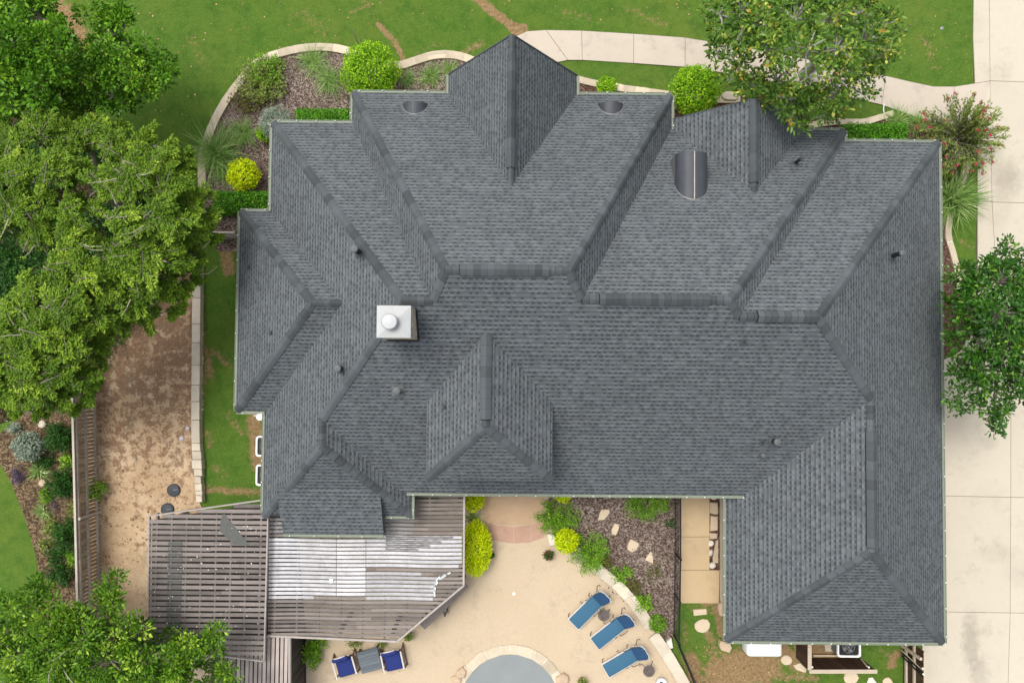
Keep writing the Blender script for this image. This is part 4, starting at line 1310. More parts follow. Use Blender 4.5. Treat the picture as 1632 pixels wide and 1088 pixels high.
outline_stone("pool_stone", "tan flat boulder at the pool's left bottom edge", "rock", blob(727, 1084, 9, 6, 9, .2, .1), .2, 'boulder', bev=.05, rv=.8)
outline_stone("pool_stone", "reddish rounded boulder on the coping right of the pool", "rock", [(886, 1080), (899, 1073), (906, 1078), (907, 1086), (900, 1094), (888, 1094)], .24, 'boulder', bev=.05, rv=.7)

# fences ------------------------------------------------------------------
def wood_fence(label, a, b, h, mat, railmat, rails=(0.25, 0.95, 1.6), side=1, post_step=2.4, cap=True, gap=0.02, pw=0.14):
    A, B = Vector((*P(*a, 0).xy, 0)), Vector((*P(*b, 0).xy, 0))
    d = (B - A); L = d.length; d.normalize(); n = Vector((-d.y, d.x, 0)) * side
    root = thing("wooden_fence", label, "fence", A)
    pk = MB(); s = 0
    while s < L:
        hh = h + rnd.uniform(-.02, .02)
        c = A + d * (s + pw / 2)
        pk.box((c.x, c.y, hh / 2), (pw, 0.02, hh), math.atan2(d.y, d.x), rnd.random())
        s += pw + gap
    pk.build("pickets", MT[mat], root)
    for z in rails:
        m_ = MB(); o = n * 0.045
        k = 0
        while k < L:
            e = min(k + 2.4, L)
            m_.beam(A + d * k + o + UP * z, A + d * e + o + UP * (z + rnd.uniform(-.01, .01)), 0.075, 0.11, rnd.random(), up=UP)
            k = e
        m_.build("rail", MT[railmat], root)
    k = 0.3
    while k < L:
        m_ = MB(); c = A + d * k + n * 0.115
        m_.box((c.x, c.y, h * .5 - 0.02), (.1, .1, h - 0.04), math.atan2(d.y, d.x), .8)
        m_.build("post", MT[railmat], root)
        k += post_step
    if cap:
        m_ = MB(); m_.beam(A + UP * (h + .03), B + UP * (h + .03), 0.085, 0.035, .7); m_.build("cap_board", MT[railmat], root)
    return root
wood_fence("weathered grey-brown board fence along the west side of the dirt yard", (152, 600), (164, 1060), 1.75, 'fence', 'fencegrey', side=1, post_step=5.3, gap=.022, pw=.13)
wood_fence("short brown fence between the tree and the west eave", (345, 379), (392, 379), 1.3, 'stain', 'fencegrey', rails=(.3, .8, 1.15), side=-1)
wood_fence("tall dark brown board fence beside the driveway at the garage corner", (1440, 1015), (1440, 1160), 1.65, 'stain', 'paletop', rails=(0.30, 0.95), side=-1, post_step=9.0)
br_ = thing("fence_brace", "dark diagonal brace with white end caps on the driveway fence", "brace", (*P(1455, 1055, .8).xy, .8))
m_ = MB(); m_.beam(P(1438, 1040, .4), P(1472, 1072, 1.62), .06, .08, .5); m_.beam(P(1437, 1044, .3), P(1471, 1078, 1.55), .05, .05, .5); m_.build("brace_bar", MT['black'], br_)
m_ = MB(); m_.beam(P(1437, 1036, .45), P(1471, 1068, 1.66), .025, .03, .8); m_.build("brace_edge", MT['paletop'], br_)
for q in ((1470, 1064, 1.72), (1471, 1073, 1.70), (1471, 1026, 1.72)):
    m_ = MB(); m_.lathe(P(*q), [(.03, 0), (.05, .02), (.045, .06), (.02, .09)], 10); m_.build("brace_cap", MT['bulb'], br_, True)

# equipment screen
scr = thing("equipment_screen", "brown board screen with pale top caps around the condenser south of the garage", "screen fence", (*P(1330, 1045, 0).xy, 0))
def screen(a, b, h, sc_):
    A, B = P(*a, h), P(*b, h); d = (B - A); L = d.length; d.normalize()
    pk = MB(); s = 0
    while s < L - .02:
        c = A + d * (s + .06); pk.box((c.x, c.y, h / 2), (.115, .025, h - .03), math.atan2(d.y, d.x), rnd.random()); s += .12
    pk.build("boards", MT['stain'], sc_)
    m_ = MB(); m_.beam(A + UP * .02 - d * .04, B + UP * .02 + d * .04, .15, .04, .5); m_.build("top_cap", MT['paletop'], sc_)
screen((1291, 1069), (1396, 1069), 1.45, scr)
screen((1290, 1010), (1290, 1065), 1.45, scr)
for q in ((1294, 1062), (1384, 1062)):
    m_ = MB(); m_.lathe(P(*q, 1.45), [(.03, 0), (.045, .02), (.04, .06), (.02, .08)], 10); m_.build("screen_bulb", MT['bulb'], scr, True)
m_ = MB(); m_.beam(P(1296, 1044, .25), P(1372, 1044, .25), .05, .06, .9); m_.beam(P(1382, 1061, 1.4), P(1372, 1049, .5), .04, .05, .9); m_.build("inner_rail", MT['paletop'], scr)

# black metal fence
def iron_fence(label, pts, h=1.25):
    W_ = [Vector((*P(x, y, 0).xy, 0)) for x, y in pts]
    root = thing("metal_fence", label, "metal fence", W_[0])
    pk, rl = MB(), None
    for A, B in zip(W_[:-1], W_[1:]):
        d = B - A; L = d.length; d.normalize(); n = max(1, int(L / .115))
        for k in range(n):
            c = A + d * (L * (k + .5) / n)
            pk.box((c.x, c.y, h / 2), (.018, .018, h), math.atan2(d.y, d.x))
        for z in (.12, h - .16, h - .02):
            rl = MB(); rl.beam(A + UP * z, B + UP * z, .035, .03); rl.build("rail", MT['black'], root)
        m = max(1, round(L / 2.0))
        for k in range(m + 1):
            c = A + d * (L * k / m); ps = MB(); ps.box((c.x, c.y, h / 2 + .03), (.06, .06, h + .06), math.atan2(d.y, d.x)); ps.build("post", MT['black'], root)
    pk.build("pickets", MT['black'], root)
iron_fence("black metal picket fence between the mulch bed and tan side path", [(1075, 770), (1075, 880), (1073, 1010), (1106, 1088), (1130, 1145)])

# pergolas ------------------------------------------------------------------
def xrange_at(poly, y):
    xs = []
    n = len(poly)
    for i in range(n):
        (x0, y0), (x1, y1) = poly[i], poly[(i + 1) % n]
        if (y0 <= y) != (y1 <= y): xs.append(x0 + (x1 - x0) * (y - y0) / (y1 - y0))
    return (min(xs), max(xs)) if len(xs) >= 2 else None
def slat_roof(name, poly, z, pitch, width, mat, root, axis='x', th=0.035, wob=0.0, tone=(0, 1)):
    mb = MB()
    pl = poly if axis == 'x' else [(y, x) for x, y in poly]
    y0 = min(p[1] for p in pl); y1 = max(p[1] for p in pl); y = y0 + width / 2 + .01
    while y < y1 - width / 2:
        r0, r1_ = xrange_at(pl, y - width / 2), xrange_at(pl, y + width / 2)
        if r0 and r1_:
            a, b = max(r0[0], r1_[0]), min(r0[1], r1_[1])
            x = a
            while x < b - .05:
                e = min(x + rnd.uniform(2.2, 4.2), b)
                if b - e < .5: e = b
                t = rnd.uniform(*tone); dz = rnd.uniform(-.004, .004); dy = rnd.uniform(-.01, .01); dy2 = rnd.uniform(-.01, .01)
                n = 1 if not wob else max(2, int((e - x) / .35))
                for k in range(n):
                    u0, u1 = x + (e - x) * k / n, x + (e - x) * (k + 1) / n
                    w0 = y + dy + wob * math.sin(u0 * 1.7 + y * .4) ; w1 = y + (dy if n > 1 else dy2) + wob * math.sin(u1 * 1.7 + y * .4)
                    c0_, c1_ = (u0, w0, z + dz), (u1, w1, z + dz)
                    if axis != 'x': c0_, c1_ = (w0, u0, z + dz), (w1, u1, z + dz)
                    mb.beam(c0_, c1_, width, th, t)
                x = e + .006
        y += pitch
    return mb.build(name, MT[mat], root)
def trim(root, pts, z, w=.06, h=.16, closed=False, mat='woodlight'):
    for i in range(len(pts) - (0 if closed else 1)):
        a, b = pts[i], pts[(i + 1) % len(pts)]
        m_ = MB(); m_.beam((a[0], a[1], z), (b[0], b[1], z), w, h, rnd.uniform(.3, .8)); m_.build("edge_beam", MT[mat], root)
# shade under the pergolas, painted as a dark floor sheet
sheet("floor_shade", [(243, 828), (430, 800), (470, 800), (488, 1010), (488, 1160), (337, 1160), (337, 1040), (240, 1033)], 0.052, MT['wooddark'], thick=.05)
Z1 = 2.85
pw_ = [P(238, 822, Z1), P(428, 795, Z1), P(421, 1053, Z1), P(236, 1031, Z1)]
pw2 = [(p.x, p.y) for p in pw_]
per1 = thing("pergola", "square pergola of weathered grey slats west of the glazed one", "pergola", (pw2[0][0], pw2[0][1], 0))
slat_roof("slats", pw2, Z1, 0.205, 0.135, 'wood', per1)
trim(per1, pw2, Z1 - .03, .05, .14, True)
for k in range(8):
    x = pw2[0][0] + (pw2[1][0] - pw2[0][0]) * (k + .5) / 8
    m_ = MB(); m_.beam((x, pw2[0][1] + .1, Z1 - .11), (x, pw2[3][1] + .1, Z1 - .11), .05, .15, rnd.random()); m_.build("rafter", MT['wood'], per1)
# second course of short slats near the west edge
wedge = [P(240, 828, Z1).xy, P(265, 824, Z1).xy, P(265, 1030, Z1).xy, P(240, 1028, Z1).xy]
for (x, y) in ((pw2[0][0] + .25, pw2[0][1] - .4), (pw2[1][0] - .3, pw2[1][1] - .5), (pw2[2][0] - .3, pw2[2][1] + .4), (pw2[3][0] + .3, pw2[3][1] + .4)):
    m_ = MB(); m_.box((x, y, Z1 / 2 - .1), (.15, .15, Z1 - .2)); m_.build("post", MT['wood'], per1)
m_ = MB()
y_ = P(278, 866, Z1).y
while y_ > P(278, 1003, Z1).y:
    xa, xb = P(267, 930, Z1).x, P(290, 930, Z1).x
    m_.box(((xa + xb) / 2, y_, Z1 + .028), (xb - xa, .125, .012), 0, rnd.uniform(.3, .7)); y_ -= .205
m_.build("dark_strips", MT['patch'], per1)  # dark grey strips laid over the slats
tri = [P(352, 826, Z1 + .03), P(357, 817, Z1 + .03), P(397, 868, Z1 + .03), P(373, 867, Z1 + .03), P(350, 846, Z1 + .03)]
m_ = MB(); m_.prism([(p.x, p.y) for p in tri], Z1 + .02, Z1 + .03, .5); m_.build("dark_plate", MT['patch'], per1)  # dark grey plate lying on the slats

Z2 = 2.45
pe = [(p.x, p.y) for p in (P(427, 790, Z2), P(740, 780, Z2), P(739, 932, Z2), P(633, 1021, Z2), P(427, 1012, Z2))]
per2 = thing("pergola", "pergola with milky roof panels and a cut corner beside the patio", "pergola", (*P(600, 900, 0).xy, 0))
slat_roof("slats", pe, Z2, 0.156, 0.105, 'wood', per2, wob=.012)
trim(per2, [pe[1], pe[2], pe[3], pe[4]], Z2 - .01, .07, .16)
for k in range(9):
    x = pe[0][0] + (pe[2][0] - pe[0][0]) * (k + .4) / 9
    r = xrange_at([(y, xx) for xx, y in pe], x)
    m_ = MB(); m_.beam((x, r[0] + .05, Z2 - .09), (x, r[1] - .05, Z2 - .09), .05, .13, rnd.random()); m_.build("rafter", MT['wood'], per2)
for q in ((437, 1003), (625, 1010), (731, 928), (731, 800), (540, 1008)):
    p = P(*q, Z2); m_ = MB(); m_.box((p.x, p.y, Z2 / 2 - .1), (.14, .14, Z2 - .2)); m_.build("post", MT['wood'], per2)
def panel(pxpoly, tone, dz=0.035):
    """corrugated milky sheet lying on the slats: strips with a dark trough between"""
    pl = [(P(x, y, Z2).x, P(x, y, Z2).y) for x, y in pxpoly]
    mb = MB(); y0 = min(p[1] for p in pe) + .105 / 2 + .01
    ymin, ymax = min(p[1] for p in pl), max(p[1] for p in pl)
    y = y0
    while y < ymax:
        if y > ymin:
            r0, r1_ = xrange_at(pl, y - .04), xrange_at(pl, y + .04)
            if r0 and r1_:
                a, b = max(r0[0], r1_[0]), min(r0[1], r1_[1])
                if b - a > .1:
                    n = max(2, int((b - a) / .35)); t = min(1, max(0, tone + rnd.uniform(-.06, .06)))
                    for k in range(n):
                        u0, u1 = a + (b - a) * k / n, a + (b - a) * (k + 1) / n
                        w0, w1 = y + .012 * math.sin(u0 * 1.7 + y * .4), y + .012 * math.sin(u1 * 1.7 + y * .4)
                        for (o0, h0), (o1, h1) in (((-.058, 0), (-.03, .014)), ((-.03, .014), (.03, .014)), ((.03, .014), (.058, 0))):
                            mb.poly([(u0, w0 + o0, Z2 + dz + h0), (u1, w1 + o0, Z2 + dz + h0), (u1, w1 + o1, Z2 + dz + h1), (u0, w0 + o1, Z2 + dz + h1)], t)
        y += .156
    mb.build("roof_panel", MT['poly'], per2)
panel([(429, 853), (536, 853), (536, 952), (429, 956)], .62)
panel([(537, 853), (583, 853), (583, 953), (537, 953)], .70)
panel([(584, 853), (614, 853), (614, 880), (655, 881), (736, 853), (736, 903), (584, 906)], .62)
panel([(584, 907), (700, 914), (694, 936), (690, 956), (584, 957)], .48)
panel([(615, 853), (735, 853), (660, 879), (615, 879)], .36)
panel([(429, 824), (452, 822), (452, 852), (429, 853)], .16)
panel([(614, 826), (660, 826), (660, 852), (614, 852)], .12)
m_ = MB()
for a, b in (((718, 912), (706, 917)), ((713, 914), (703, 922)), ((707, 917), (697, 926)), ((700, 922), (693, 935)), ((694, 930), (693, 942)), ((692, 938), (693, 950)), ((695, 926), (701, 918))):
    m_.beam(P(*a, Z2 + .07), P(*b, Z2 + .07), .05, .015, .8)
m_.build("panel_clips", MT['offwhite'], per2)
m_ = MB(); q = P(528, 925, Z2 + .07); m_.box(q, (.15, .15, .06)); m_.build("roof_light", MT['white'], per2)

Z3 = 2.42
pd = [(p.x, p.y) for p in (P(330, 1024, Z3), P(462, 1013, Z3), P(462, 1150, Z3), P(330, 1150, Z3))]
per3 = thing("pergola", "narrow pergola with slats running lengthwise at the bottom edge", "pergola", (*P(440, 1080, 0).xy, 0))
slat_roof("slats", pd, Z3, 0.165, 0.12, 'woodbleach', per3, axis='y')
trim(per3, [pd[1], pd[2]], Z3 + .01, .09, .16)
trim(per3, [pd[0], pd[1]], Z3 - .12, .05, .12)
m_ = MB(); x = pd[1][0] - .02
y = pd[1][1]
while y > pd[2][1]:
    m_.box((x, y - .07, Z3 / 2 - .1), (.03, .125, Z3 - .25), 0, rnd.random()); y -= .135
m_.build("screen_boards", MT['wooddark'], per3)
for q in ((458, 1020), (458, 1130), (350, 1130)):
    p = P(*q, Z3); m_ = MB(); m_.box((p.x - .05, p.y, Z3 / 2 - .1), (.12, .12, Z3 - .2)); m_.build("post", MT['wood'], per3)
# ------------------------------------------------------------------ furniture
def RX(a): return Matrix.Rotation(a, 3, 'Y')
def lounger(x0=0):
    """chaise with foot at x=0, head towards +x; origin at the middle of the seat"""
    t = thing("sun_lounger", "", "lounger", (0, 0, 0))
    fr = MB()
    for sy in (-.31, .31):
        fr.tube([(-.72, sy, .33), (.70, sy, .33)], .016, 6)
        fr.tube([(.70, sy, .33), (.95, sy, .60), (1.09, sy, .86)], .014, 6)
    fr.tube([(-.72, -.31, .33), (-.72, .31, .33)], .016, 6)
    fr.tube([(1.09, -.31, .86), (1.09, .31, .86)], .014, 6)
    o = fr.build("frame", MT['pale'], t)
    se = MB(); se.rbox((-.04, 0, .375), (1.36, .56, .07), .03, 2); se.build("seat_sling", MT['blue'], t, True)
    pp = MB(); pp.rbox((-.05, 0, .345), (1.40, .60, .022), .009, 1); pp.build("seat_edge", MT['pale'], t)
    ang = math.radians(-48)
    bk = MB()
    # backrest with rounded top corners
    prof = [(-.0, -.28), (.50, -.28), (.60, -.24), (.66, -.15), (.66, .15), (.60, .24), (.50, .28), (-.0, .28)]
    rot = Matrix.Translation((.655, 0, .40)) @ Matrix.Rotation(ang, 4, 'Y')
    n = len(prof)
    vs = [(x, y, z) for z in (-.03, .03) for x, y in prof] + [(x * .97 + .01, y * .93, .05) for x, y in prof]
    fs = [tuple(range(n))[::-1]] + [(l * n + i, l * n + (i + 1) % n, (l + 1) * n + (i + 1) % n, (l + 1) * n + i) for l in (0, 1) for i in range(n)] + [tuple(2 * n + i for i in range(n))]
    bk.add(vs, fs, .5, 0, rot); bk.build("backrest", MT['bluedark'], t)
    ed = MB(); ed.tube([rot @ Vector((x, y * 1.05, -.035)) for x, y in [prof[1], prof[2], prof[3], prof[4], prof[5], prof[6]]], .018, 6); ed.build("backrest_edge", MT['pale'], t)
    for sx, sy in ((-.66, -.31), (-.66, .31), (.52, -.31), (.52, .31)):
        l = MB(); l.tube([(sx, sy, .33), (sx - .02, sy * 1.06, .15), (sx + .04, sy * 1.12, .02), (sx + .09, sy * 1.16, .055)], .014, 6)
        l.build("leg", MT['iron'], t)
    for sy in (-.34, .34):
        a_ = MB(); a_.tube([(.30, sy, .33), (.34, sy * 1.04, .52), (.55, sy * 1.06, .57), (.66, sy * 1.06, .54), (.66, sy * 1.06, .48)], .014, 6)
        a_.tube([(.16, sy * 1.01, .34), (.1, sy * 1.08, .30), (.06, sy * 1.16, .20), (.12, sy * 1.18, .12)], .011, 6)
        a_.build("armrest", MT['iron'], t)
    sc_ = MB()
    for sy in (-.2, .2):
        sc_.tube([(.72, sy, .32), (.90, sy * 1.3, .20), (1.02, sy * 1.7, .04), (1.12, sy * 1.6, .06), (1.10, sy * 1.3, .13)], .012, 6)
    sc_.tube([(.90, -.26, .20), (.90, .26, .20)], .011, 6)
    sc_.build("back_support", MT['iron'], t)
    return t
LG = "blue sun loungers on the patio"
L0 = lounger()
def place(o, px, py, ang):
    p = P(px, py, .38)
    o.location = (p.x, p.y, 0.05); o.rotation_euler = (0, 0, ang)
A0 = math.radians
place(L0, 934.0, 974.0, A0(45)); L0["label"] = "blue sun lounger nearest the shrubs, topmost of the slanting row"; L0["group"] = LG
for (px, py, an, lab) in ((970.0, 1007.5, 38.5, "blue sun lounger in the middle of the slanting row"), (989.5, 1054.0, 30.5, "lowest blue sun lounger of the row, beside the wire side table")):
    c = copy_thing(L0, (0, 0, 0), 0, lab, LG); place(c, px, py, A0(an))

def side_table():
    t = thing("side_table", "", "side table", (0, 0, 0))
    tp = MB()
    R_ = .225
    ring = [(R_ * math.cos(2 * math.pi * k / 24), R_ * math.sin(2 * math.pi * k / 24), .5) for k in range(25)]
    tp.tube(ring, .014, 6)
    for k in range(9):
        a = math.pi * k / 9 + .2; b = a + math.pi + rnd.uniform(-.5, .5)
        m = Vector((.06 * math.cos(a + 1.3), .06 * math.sin(a + 1.3), .5))
        tp.tube([(R_ * math.cos(a), R_ * math.sin(a), .5), m, (R_ * math.cos(b), R_ * math.sin(b), .5)], .010, 5)
    for rr in (.08, .15):
        tp.tube([(rr * math.cos(2 * math.pi * k / 16), rr * math.sin(2 * math.pi * k / 16), .498) for k in range(17)], .008, 5)
    tp.build("wire_top", MT['wirebrown'], t)
    ds = MB(); ds.lathe((0, 0, .478), [(.21, 0), (.21, .008)], 24); ds.build("table_disc", MT['wirebrown'], t)
    for k in range(3):
        a = 2 * math.pi * k / 3 + 2.2
        lg = MB(); lg.tube([(.17 * math.cos(a), .17 * math.sin(a), .48), (.10 * math.cos(a), .10 * math.sin(a), .25), (.24 * math.cos(a), .24 * math.sin(a), .03), (.32 * math.cos(a + .2), .32 * math.sin(a + .2), .05), (.30 * math.cos(a + .35), .30 * math.sin(a + .35), .10)], .012, 6)
        lg.build("leg", MT['iron'], t)
    return t
T0 = side_table(); TG = "round wire side tables by the loungers"
p = P(962, 979.5, .5); T0.location = (p.x, p.y, .05); T0["label"] = "round bronze wire side table between the upper two loungers"; T0["group"] = TG
p = P(1034, 1068, .5); copy_thing(T0, (p.x, p.y, .05), .5, "round bronze wire side table at the head of the lowest lounger", TG)

def arm_chair():
    t = thing("patio_chair", "", "chair", (0, 0, 0))
    s_ = MB(); s_.rbox((0, -.03, .42), (.56, .58, .13), .05, 3); s_.build("seat_cushion", MT['navy'], t, True)
    b_ = MB(); rot = Matrix.Rotation(math.radians(-16), 3, 'X')
    b_.rbox((0, .33, .68), (.54, .13, .52), .055, 3, rot=rot); b_.build("back_cushion", MT['navy'], t, True)
    for sx in (-.34, .34):
        a_ = MB(); a_.rbox((sx, 0, .62), (.055, .62, .035), .012, 1); a_.build("armrest", MT['pale'], t)
        g = MB(); g.beam((sx * 1.1, -.30, .05), (sx * 1.1, -.26, .60), .04, .04); g.build("leg", MT['terra'], t)
        g = MB(); g.beam((sx * 1.1, .38, .02), (sx * 1.05, .26, .60), .04, .04); g.build("leg", MT['terra'], t)
        g = MB(); g.beam((sx * 1.1, -.36, .06), (sx * 1.1, .42, .06), .035, .035); g.build("side_rail", MT['terra'], t)
    f_ = MB(); f_.box((0, -.02, .33), (.62, .62, .05)); f_.build("seat_frame", MT['terra'], t)
    f_ = MB()
    f_.tube([(-.30, .40, .74), (-.18, .445, .88), (0, .455, .925), (.18, .445, .88), (.30, .40, .74)], .022, 6)
    f_.build("back_frame", MT['pale'], t)
    return t
C0 = arm_chair(); CG_ = "navy cushioned patio chairs"
p = P(551, 1060, .45); C0.location = (p.x, p.y, .05); C0.rotation_euler = (0, 0, A0(17)); C0["label"] = "navy cushioned patio chair left of the grey square table"; C0["group"] = CG_; C0.scale = (1.2, 1.2, 1.08)
p = P(627, 1051, .45); copy_thing(C0, (p.x, p.y, .05), A0(13), "navy cushioned patio chair right of the grey square table, near the pergola corner", CG_)
t = thing("patio_table", "square grey slatted table between two navy patio chairs", "table", (*P(589, 1052, .6).xy, .05))
t.location = (*P(589, 1052, .6).xy, .05)
tp = MB(); bm_m = Matrix.Translation(t.location) @ Matrix.Rotation(A0(16), 4, 'Z')
for k in range(7):
    tp.box((0, -.375 + k * .125, .55), (.84, .118, .035), rv=rnd.random(), m=bm_m)
tp.build("tabletop", MT['tabletop'], t)
ap = MB()
for (c, s_) in (((0, .42, .5), (.86, .03, .08)), ((0, -.42, .5), (.86, .03, .08)), ((.42, 0, .5), (.03, .86, .08)), ((-.42, 0, .5), (.03, .86, .08))): ap.box(c, s_, m=bm_m)
ap.build("apron", MT['tabletop'], t)
for sx in (-.38, .38):
    for sy in (-.38, .38):
        l = MB(); l.box((sx, sy, .26), (.06, .06, .52), m=bm_m); l.build("leg", MT['black'], t)

# counter under the cut corner of the pergola
cz = 1.05
ca_, cb_ = P(674, 999, cz), P(744, 931, cz)
ct = thing("bar_counter", "dark grey board counter along the cut corner of the pergola", "counter", (*((ca_ + cb_) / 2).xy, 0.05))
m_ = MB(); d_ = (cb_ - ca_).normalized(); nn = Vector((-d_.y, d_.x, 0))
m_.beam(ca_ + nn * .08, cb_ + nn * .08, .40, .05, .5); m_.build("countertop", MT['wood'], ct)
m_ = MB(); m_.beam(ca_ + nn * .16 - UP * .55, cb_ + nn * .16 - UP * .55, .05, .9, .4); m_.build("counter_front", MT['wooddark'], ct)
fs_ = thing("folding_stool", "small black folding stool standing beside the dark counter", "stool", (*P(709, 976, .2).xy, .05))
q = P(709, 975, .5)
m_ = MB(); m_.beam(q + Vector((-.14, .12, 0)), q + Vector((.12, .15, 0)), .05, .03); m_.beam(q + Vector((.12, .15, 0)), q + Vector((.0, -.16, .05)), .05, .03); m_.build("seat_frame", MT['black'], fs_)
for a, b in (((-.14, .12, 0), (-.02, -.2, -.45)), ((.12, .15, 0), (.1, -.18, -.45)), ((.0, -.16, .05), (-.16, .2, -.45)), ((.06, -.02, .0), (.16, .2, -.45))):
    m_ = MB(); m_.tube([q + Vector(a), q + Vector(b)], .014, 6); m_.build("leg", MT['black'], fs_)

# condensers -----------------------------------------------------------------
def condenser(name, label, px, py, lx, ly, h, group=None):
    p = P(px, py, h); t = thing(name, label, "air conditioner", (p.x, p.y, 0), group)
    b_ = MB(); b_.rbox((p.x, p.y, h / 2 - .08), (lx * .93, ly * .93, h - .2), .06, 2); b_.build("cabinet", MT['acgrey'], t)
    # rounded pale rim around a dark fan opening
    r_ = MB()
    def rr(w, l, r, n=5):
        o = []
        for cx_, cy_, a in ((w / 2 - r, l / 2 - r, 0), (-w / 2 + r, l / 2 - r, 90), (-w / 2 + r, -l / 2 + r, 180), (w / 2 - r, -l / 2 + r, 270)):
            for k in range(n + 1):
                t_ = math.radians(a + 90 * k / n); o.append((p.x + cx_ + r * math.cos(t_), p.y + cy_ + r * math.sin(t_)))
        return o
    o1, o2 = rr(lx, ly, .12), rr(lx - .14, ly - .14, .08)
    n = len(o1)
    for k in range(n):
        a, b_, c, d = o1[k], o1[(k + 1) % n], o2[(k + 1) % n], o2[k]
        r_.poly([(*a, h), (*b_, h), (*c, h - .01), (*d, h - .01)]); r_.poly([(*a, h - .12), (*b_, h - .12), (*b_, h), (*a, h)]); r_.poly([(*d, h - .01), (*c, h - .01), (*c, h - .12), (*d, h - .12)])
    r_.build("rim", MT['white'], t)
    g = MB(); g.poly([(*q_, h - .09) for q_ in o2]); g.build("fan_recess", MT['black'], t)
    g = MB(); R_ = min(lx, ly) * .30
    for rad in (R_, R_ * .55): g.tube([(p.x + rad * math.cos(2 * math.pi * k / 20), p.y + rad * math.sin(2 * math.pi * k / 20), h - .05) for k in range(21)], .012, 5)
    for k in range(4):
        a = math.pi * k / 4; g.tube([(p.x + R_ * math.cos(a), p.y + R_ * math.sin(a), h - .05), (p.x - R_ * math.cos(a), p.y - R_ * math.sin(a), h - .05)], .009, 5)
    g.build("fan_grille", MT['acgrey'], t)
    f_ = MB()
    for k in range(4):
        a = math.pi * k / 2 + .5
        f_.poly([(p.x + .05 * math.cos(a), p.y + .05 * math.sin(a), h - .08), (p.x + R_ * math.cos(a - .3), p.y + R_ * math.sin(a - .3), h - .07), (p.x + R_ * math.cos(a + .3), p.y + R_ * math.sin(a + .3), h - .085)])
    f_.build("fan_blade", MT['acgrey'], t)
ACG = "condensers under the west eave"
condenser("air_conditioner", "white rimmed condenser under the west eave, nearer the roof notch", 424, 711, .85, .84, .85, ACG)
condenser("air_conditioner", "white rimmed condenser under the west eave, nearer the pergola", 424, 757, .85, .86, .85, ACG)
condenser("air_conditioner", "white rimmed condenser inside the brown board screen", 1353.5, 1031, .95, .80, .8)
# spigot box at the roof notch
t = thing("hose_reel", "cream round hose reel at the west roof notch", "hose reel", (*P(414, 664, .6).xy, .4))
m_ = MB(); q = P(414, 664, .7); m_.lathe(q, [(.03, -.3), (.16, -.28), (.16, -.2), (.07, -.19), (.07, -.04), (.15, -.03), (.15, .02), (.03, .03)], 16, .7); m_.build("reel", MT['white'], t)
m_ = MB(); m_.beam(q + Vector((-.25, .05, 0)), q + Vector((.35, .05, 0)), .05, .05); m_.build("bracket", MT['pale'], t)

# white tank
t = thing("storage_tank", "white rounded plastic tank half under the garage eave", "tank", (*P(1218, 1030, .5).xy, 0))
q = P(1218, 1022, .9)
m_ = MB(); m_.rbox((q.x + .03, q.y, .47), (1.42, 1.25, .88), .13, 3); m_.build("tank_body", MT['white'], t, True)
m_ = MB(); m_.rbox((q.x - .78, q.y + .22, .38), (.36, .75, .7), .09, 3); m_.build("tank_end", MT['offwhite'], t, True)
# paver by the condenser
outline_stone("concrete_pad", "small grey concrete pad beside the screened condenser", "concrete pad", [(1314, 1026), (1334, 1026), (1334, 1038), (1316, 1038)], .06, 'walk')

# lids and discs in the dirt yard
for lab, (px, py, r, mt) in (("dark round access lid with a pale handle in the dirt yard", (276, 781, .27, 'lid')), ("dark round access lid tucked against the slatted pergola corner", (266, 812, .27, 'lid'))):
    q = P(px, py, .1); t = thing("access_lid", lab, "lid", (q.x, q.y, .01), "round access lids")
    m_ = MB(); m_.lathe((q.x, q.y, .01), [(r, 0), (r, .07), (r * .93, .09), (r * .86, .075), (r * .1, .10)], 24, .5); m_.build("lid_disc", MT[mt], t)
    m_ = MB(); m_.beam((q.x - .01, q.y, .115), (q.x + .19, q.y + .05, .115), .03, .02); m_.build("lid_handle", MT['acgrey'], t)
for lab, (px, py, r) in (("pale lilac disc lying on the dirt by the limestone wall", (289.5, 698, .10)), ("smaller lilac disc touching the limestone wall", (299, 682, .085)), ):
    q = P(px, py, .03); m_ = MB(); m_.lathe((q.x, q.y, .012), [(r, 0), (r, .035), (r * .8, .05), (r * .2, .052)], 20); tag(m_.build("plastic_disc", MT['lilac'], None, True), lab, "disc")
q = P(819, 945.5, .05); m_ = MB(); m_.lathe((q.x, q.y, .05), [(.062, 0), (.062, .012), (.036, .012), (.036, .004)], 20); tag(m_.build("patio_drain", MT['white']), "tiny white ring drain in the middle of the patio", "drain")
q = P(1502, 45, .05)
t = thing("sprinkler_head", "small grey sprinkler head in the front lawn near the driveway", "sprinkler", (q.x, q.y, 0))
m_ = MB(); m_.lathe((q.x, q.y, -.02), [(.07, 0), (.07, .05), (.04, .06), (.02, .11), (.005, .12)], 14); m_.build("sprinkler_body", MT['galv'], t)
# white pipe over the grass triangle
m_ = MB(); m_.tube([P(1409, 166, .06), P(1408, 176, .07), P(1410, 184, .07), P(1413, 192, .05)], .022, 6); tag(m_.build("irrigation_pipe", MT['white']), "thin white pipe crossing the small grass triangle", "pipe")
# round dark pot rim at the bottom edge
def pot(label, px, py, r, h, mat):
    q = P(px, py, h); t = thing("planter_pot", label, "pot", (q.x, q.y, .05))
    m_ = MB(); m_.lathe((q.x, q.y, .05), [(r * .7, 0), (r, h - .08), (r * 1.08, h - .06), (r * 1.08, h), (r * .92, h), (r * .9, h - .06)], 20); m_.build("pot_body", MT[mat], t)
    s_ = MB(); s_.lathe((q.x, q.y, h - .02), [(r * .9, 0), (r * .3, .01)], 18); s_.build("pot_soil", MT['soil'], t)
    return t
pot("white rimmed dark pot cut by the bottom edge", 1054, 1088, .20, .35, 'offwhite')
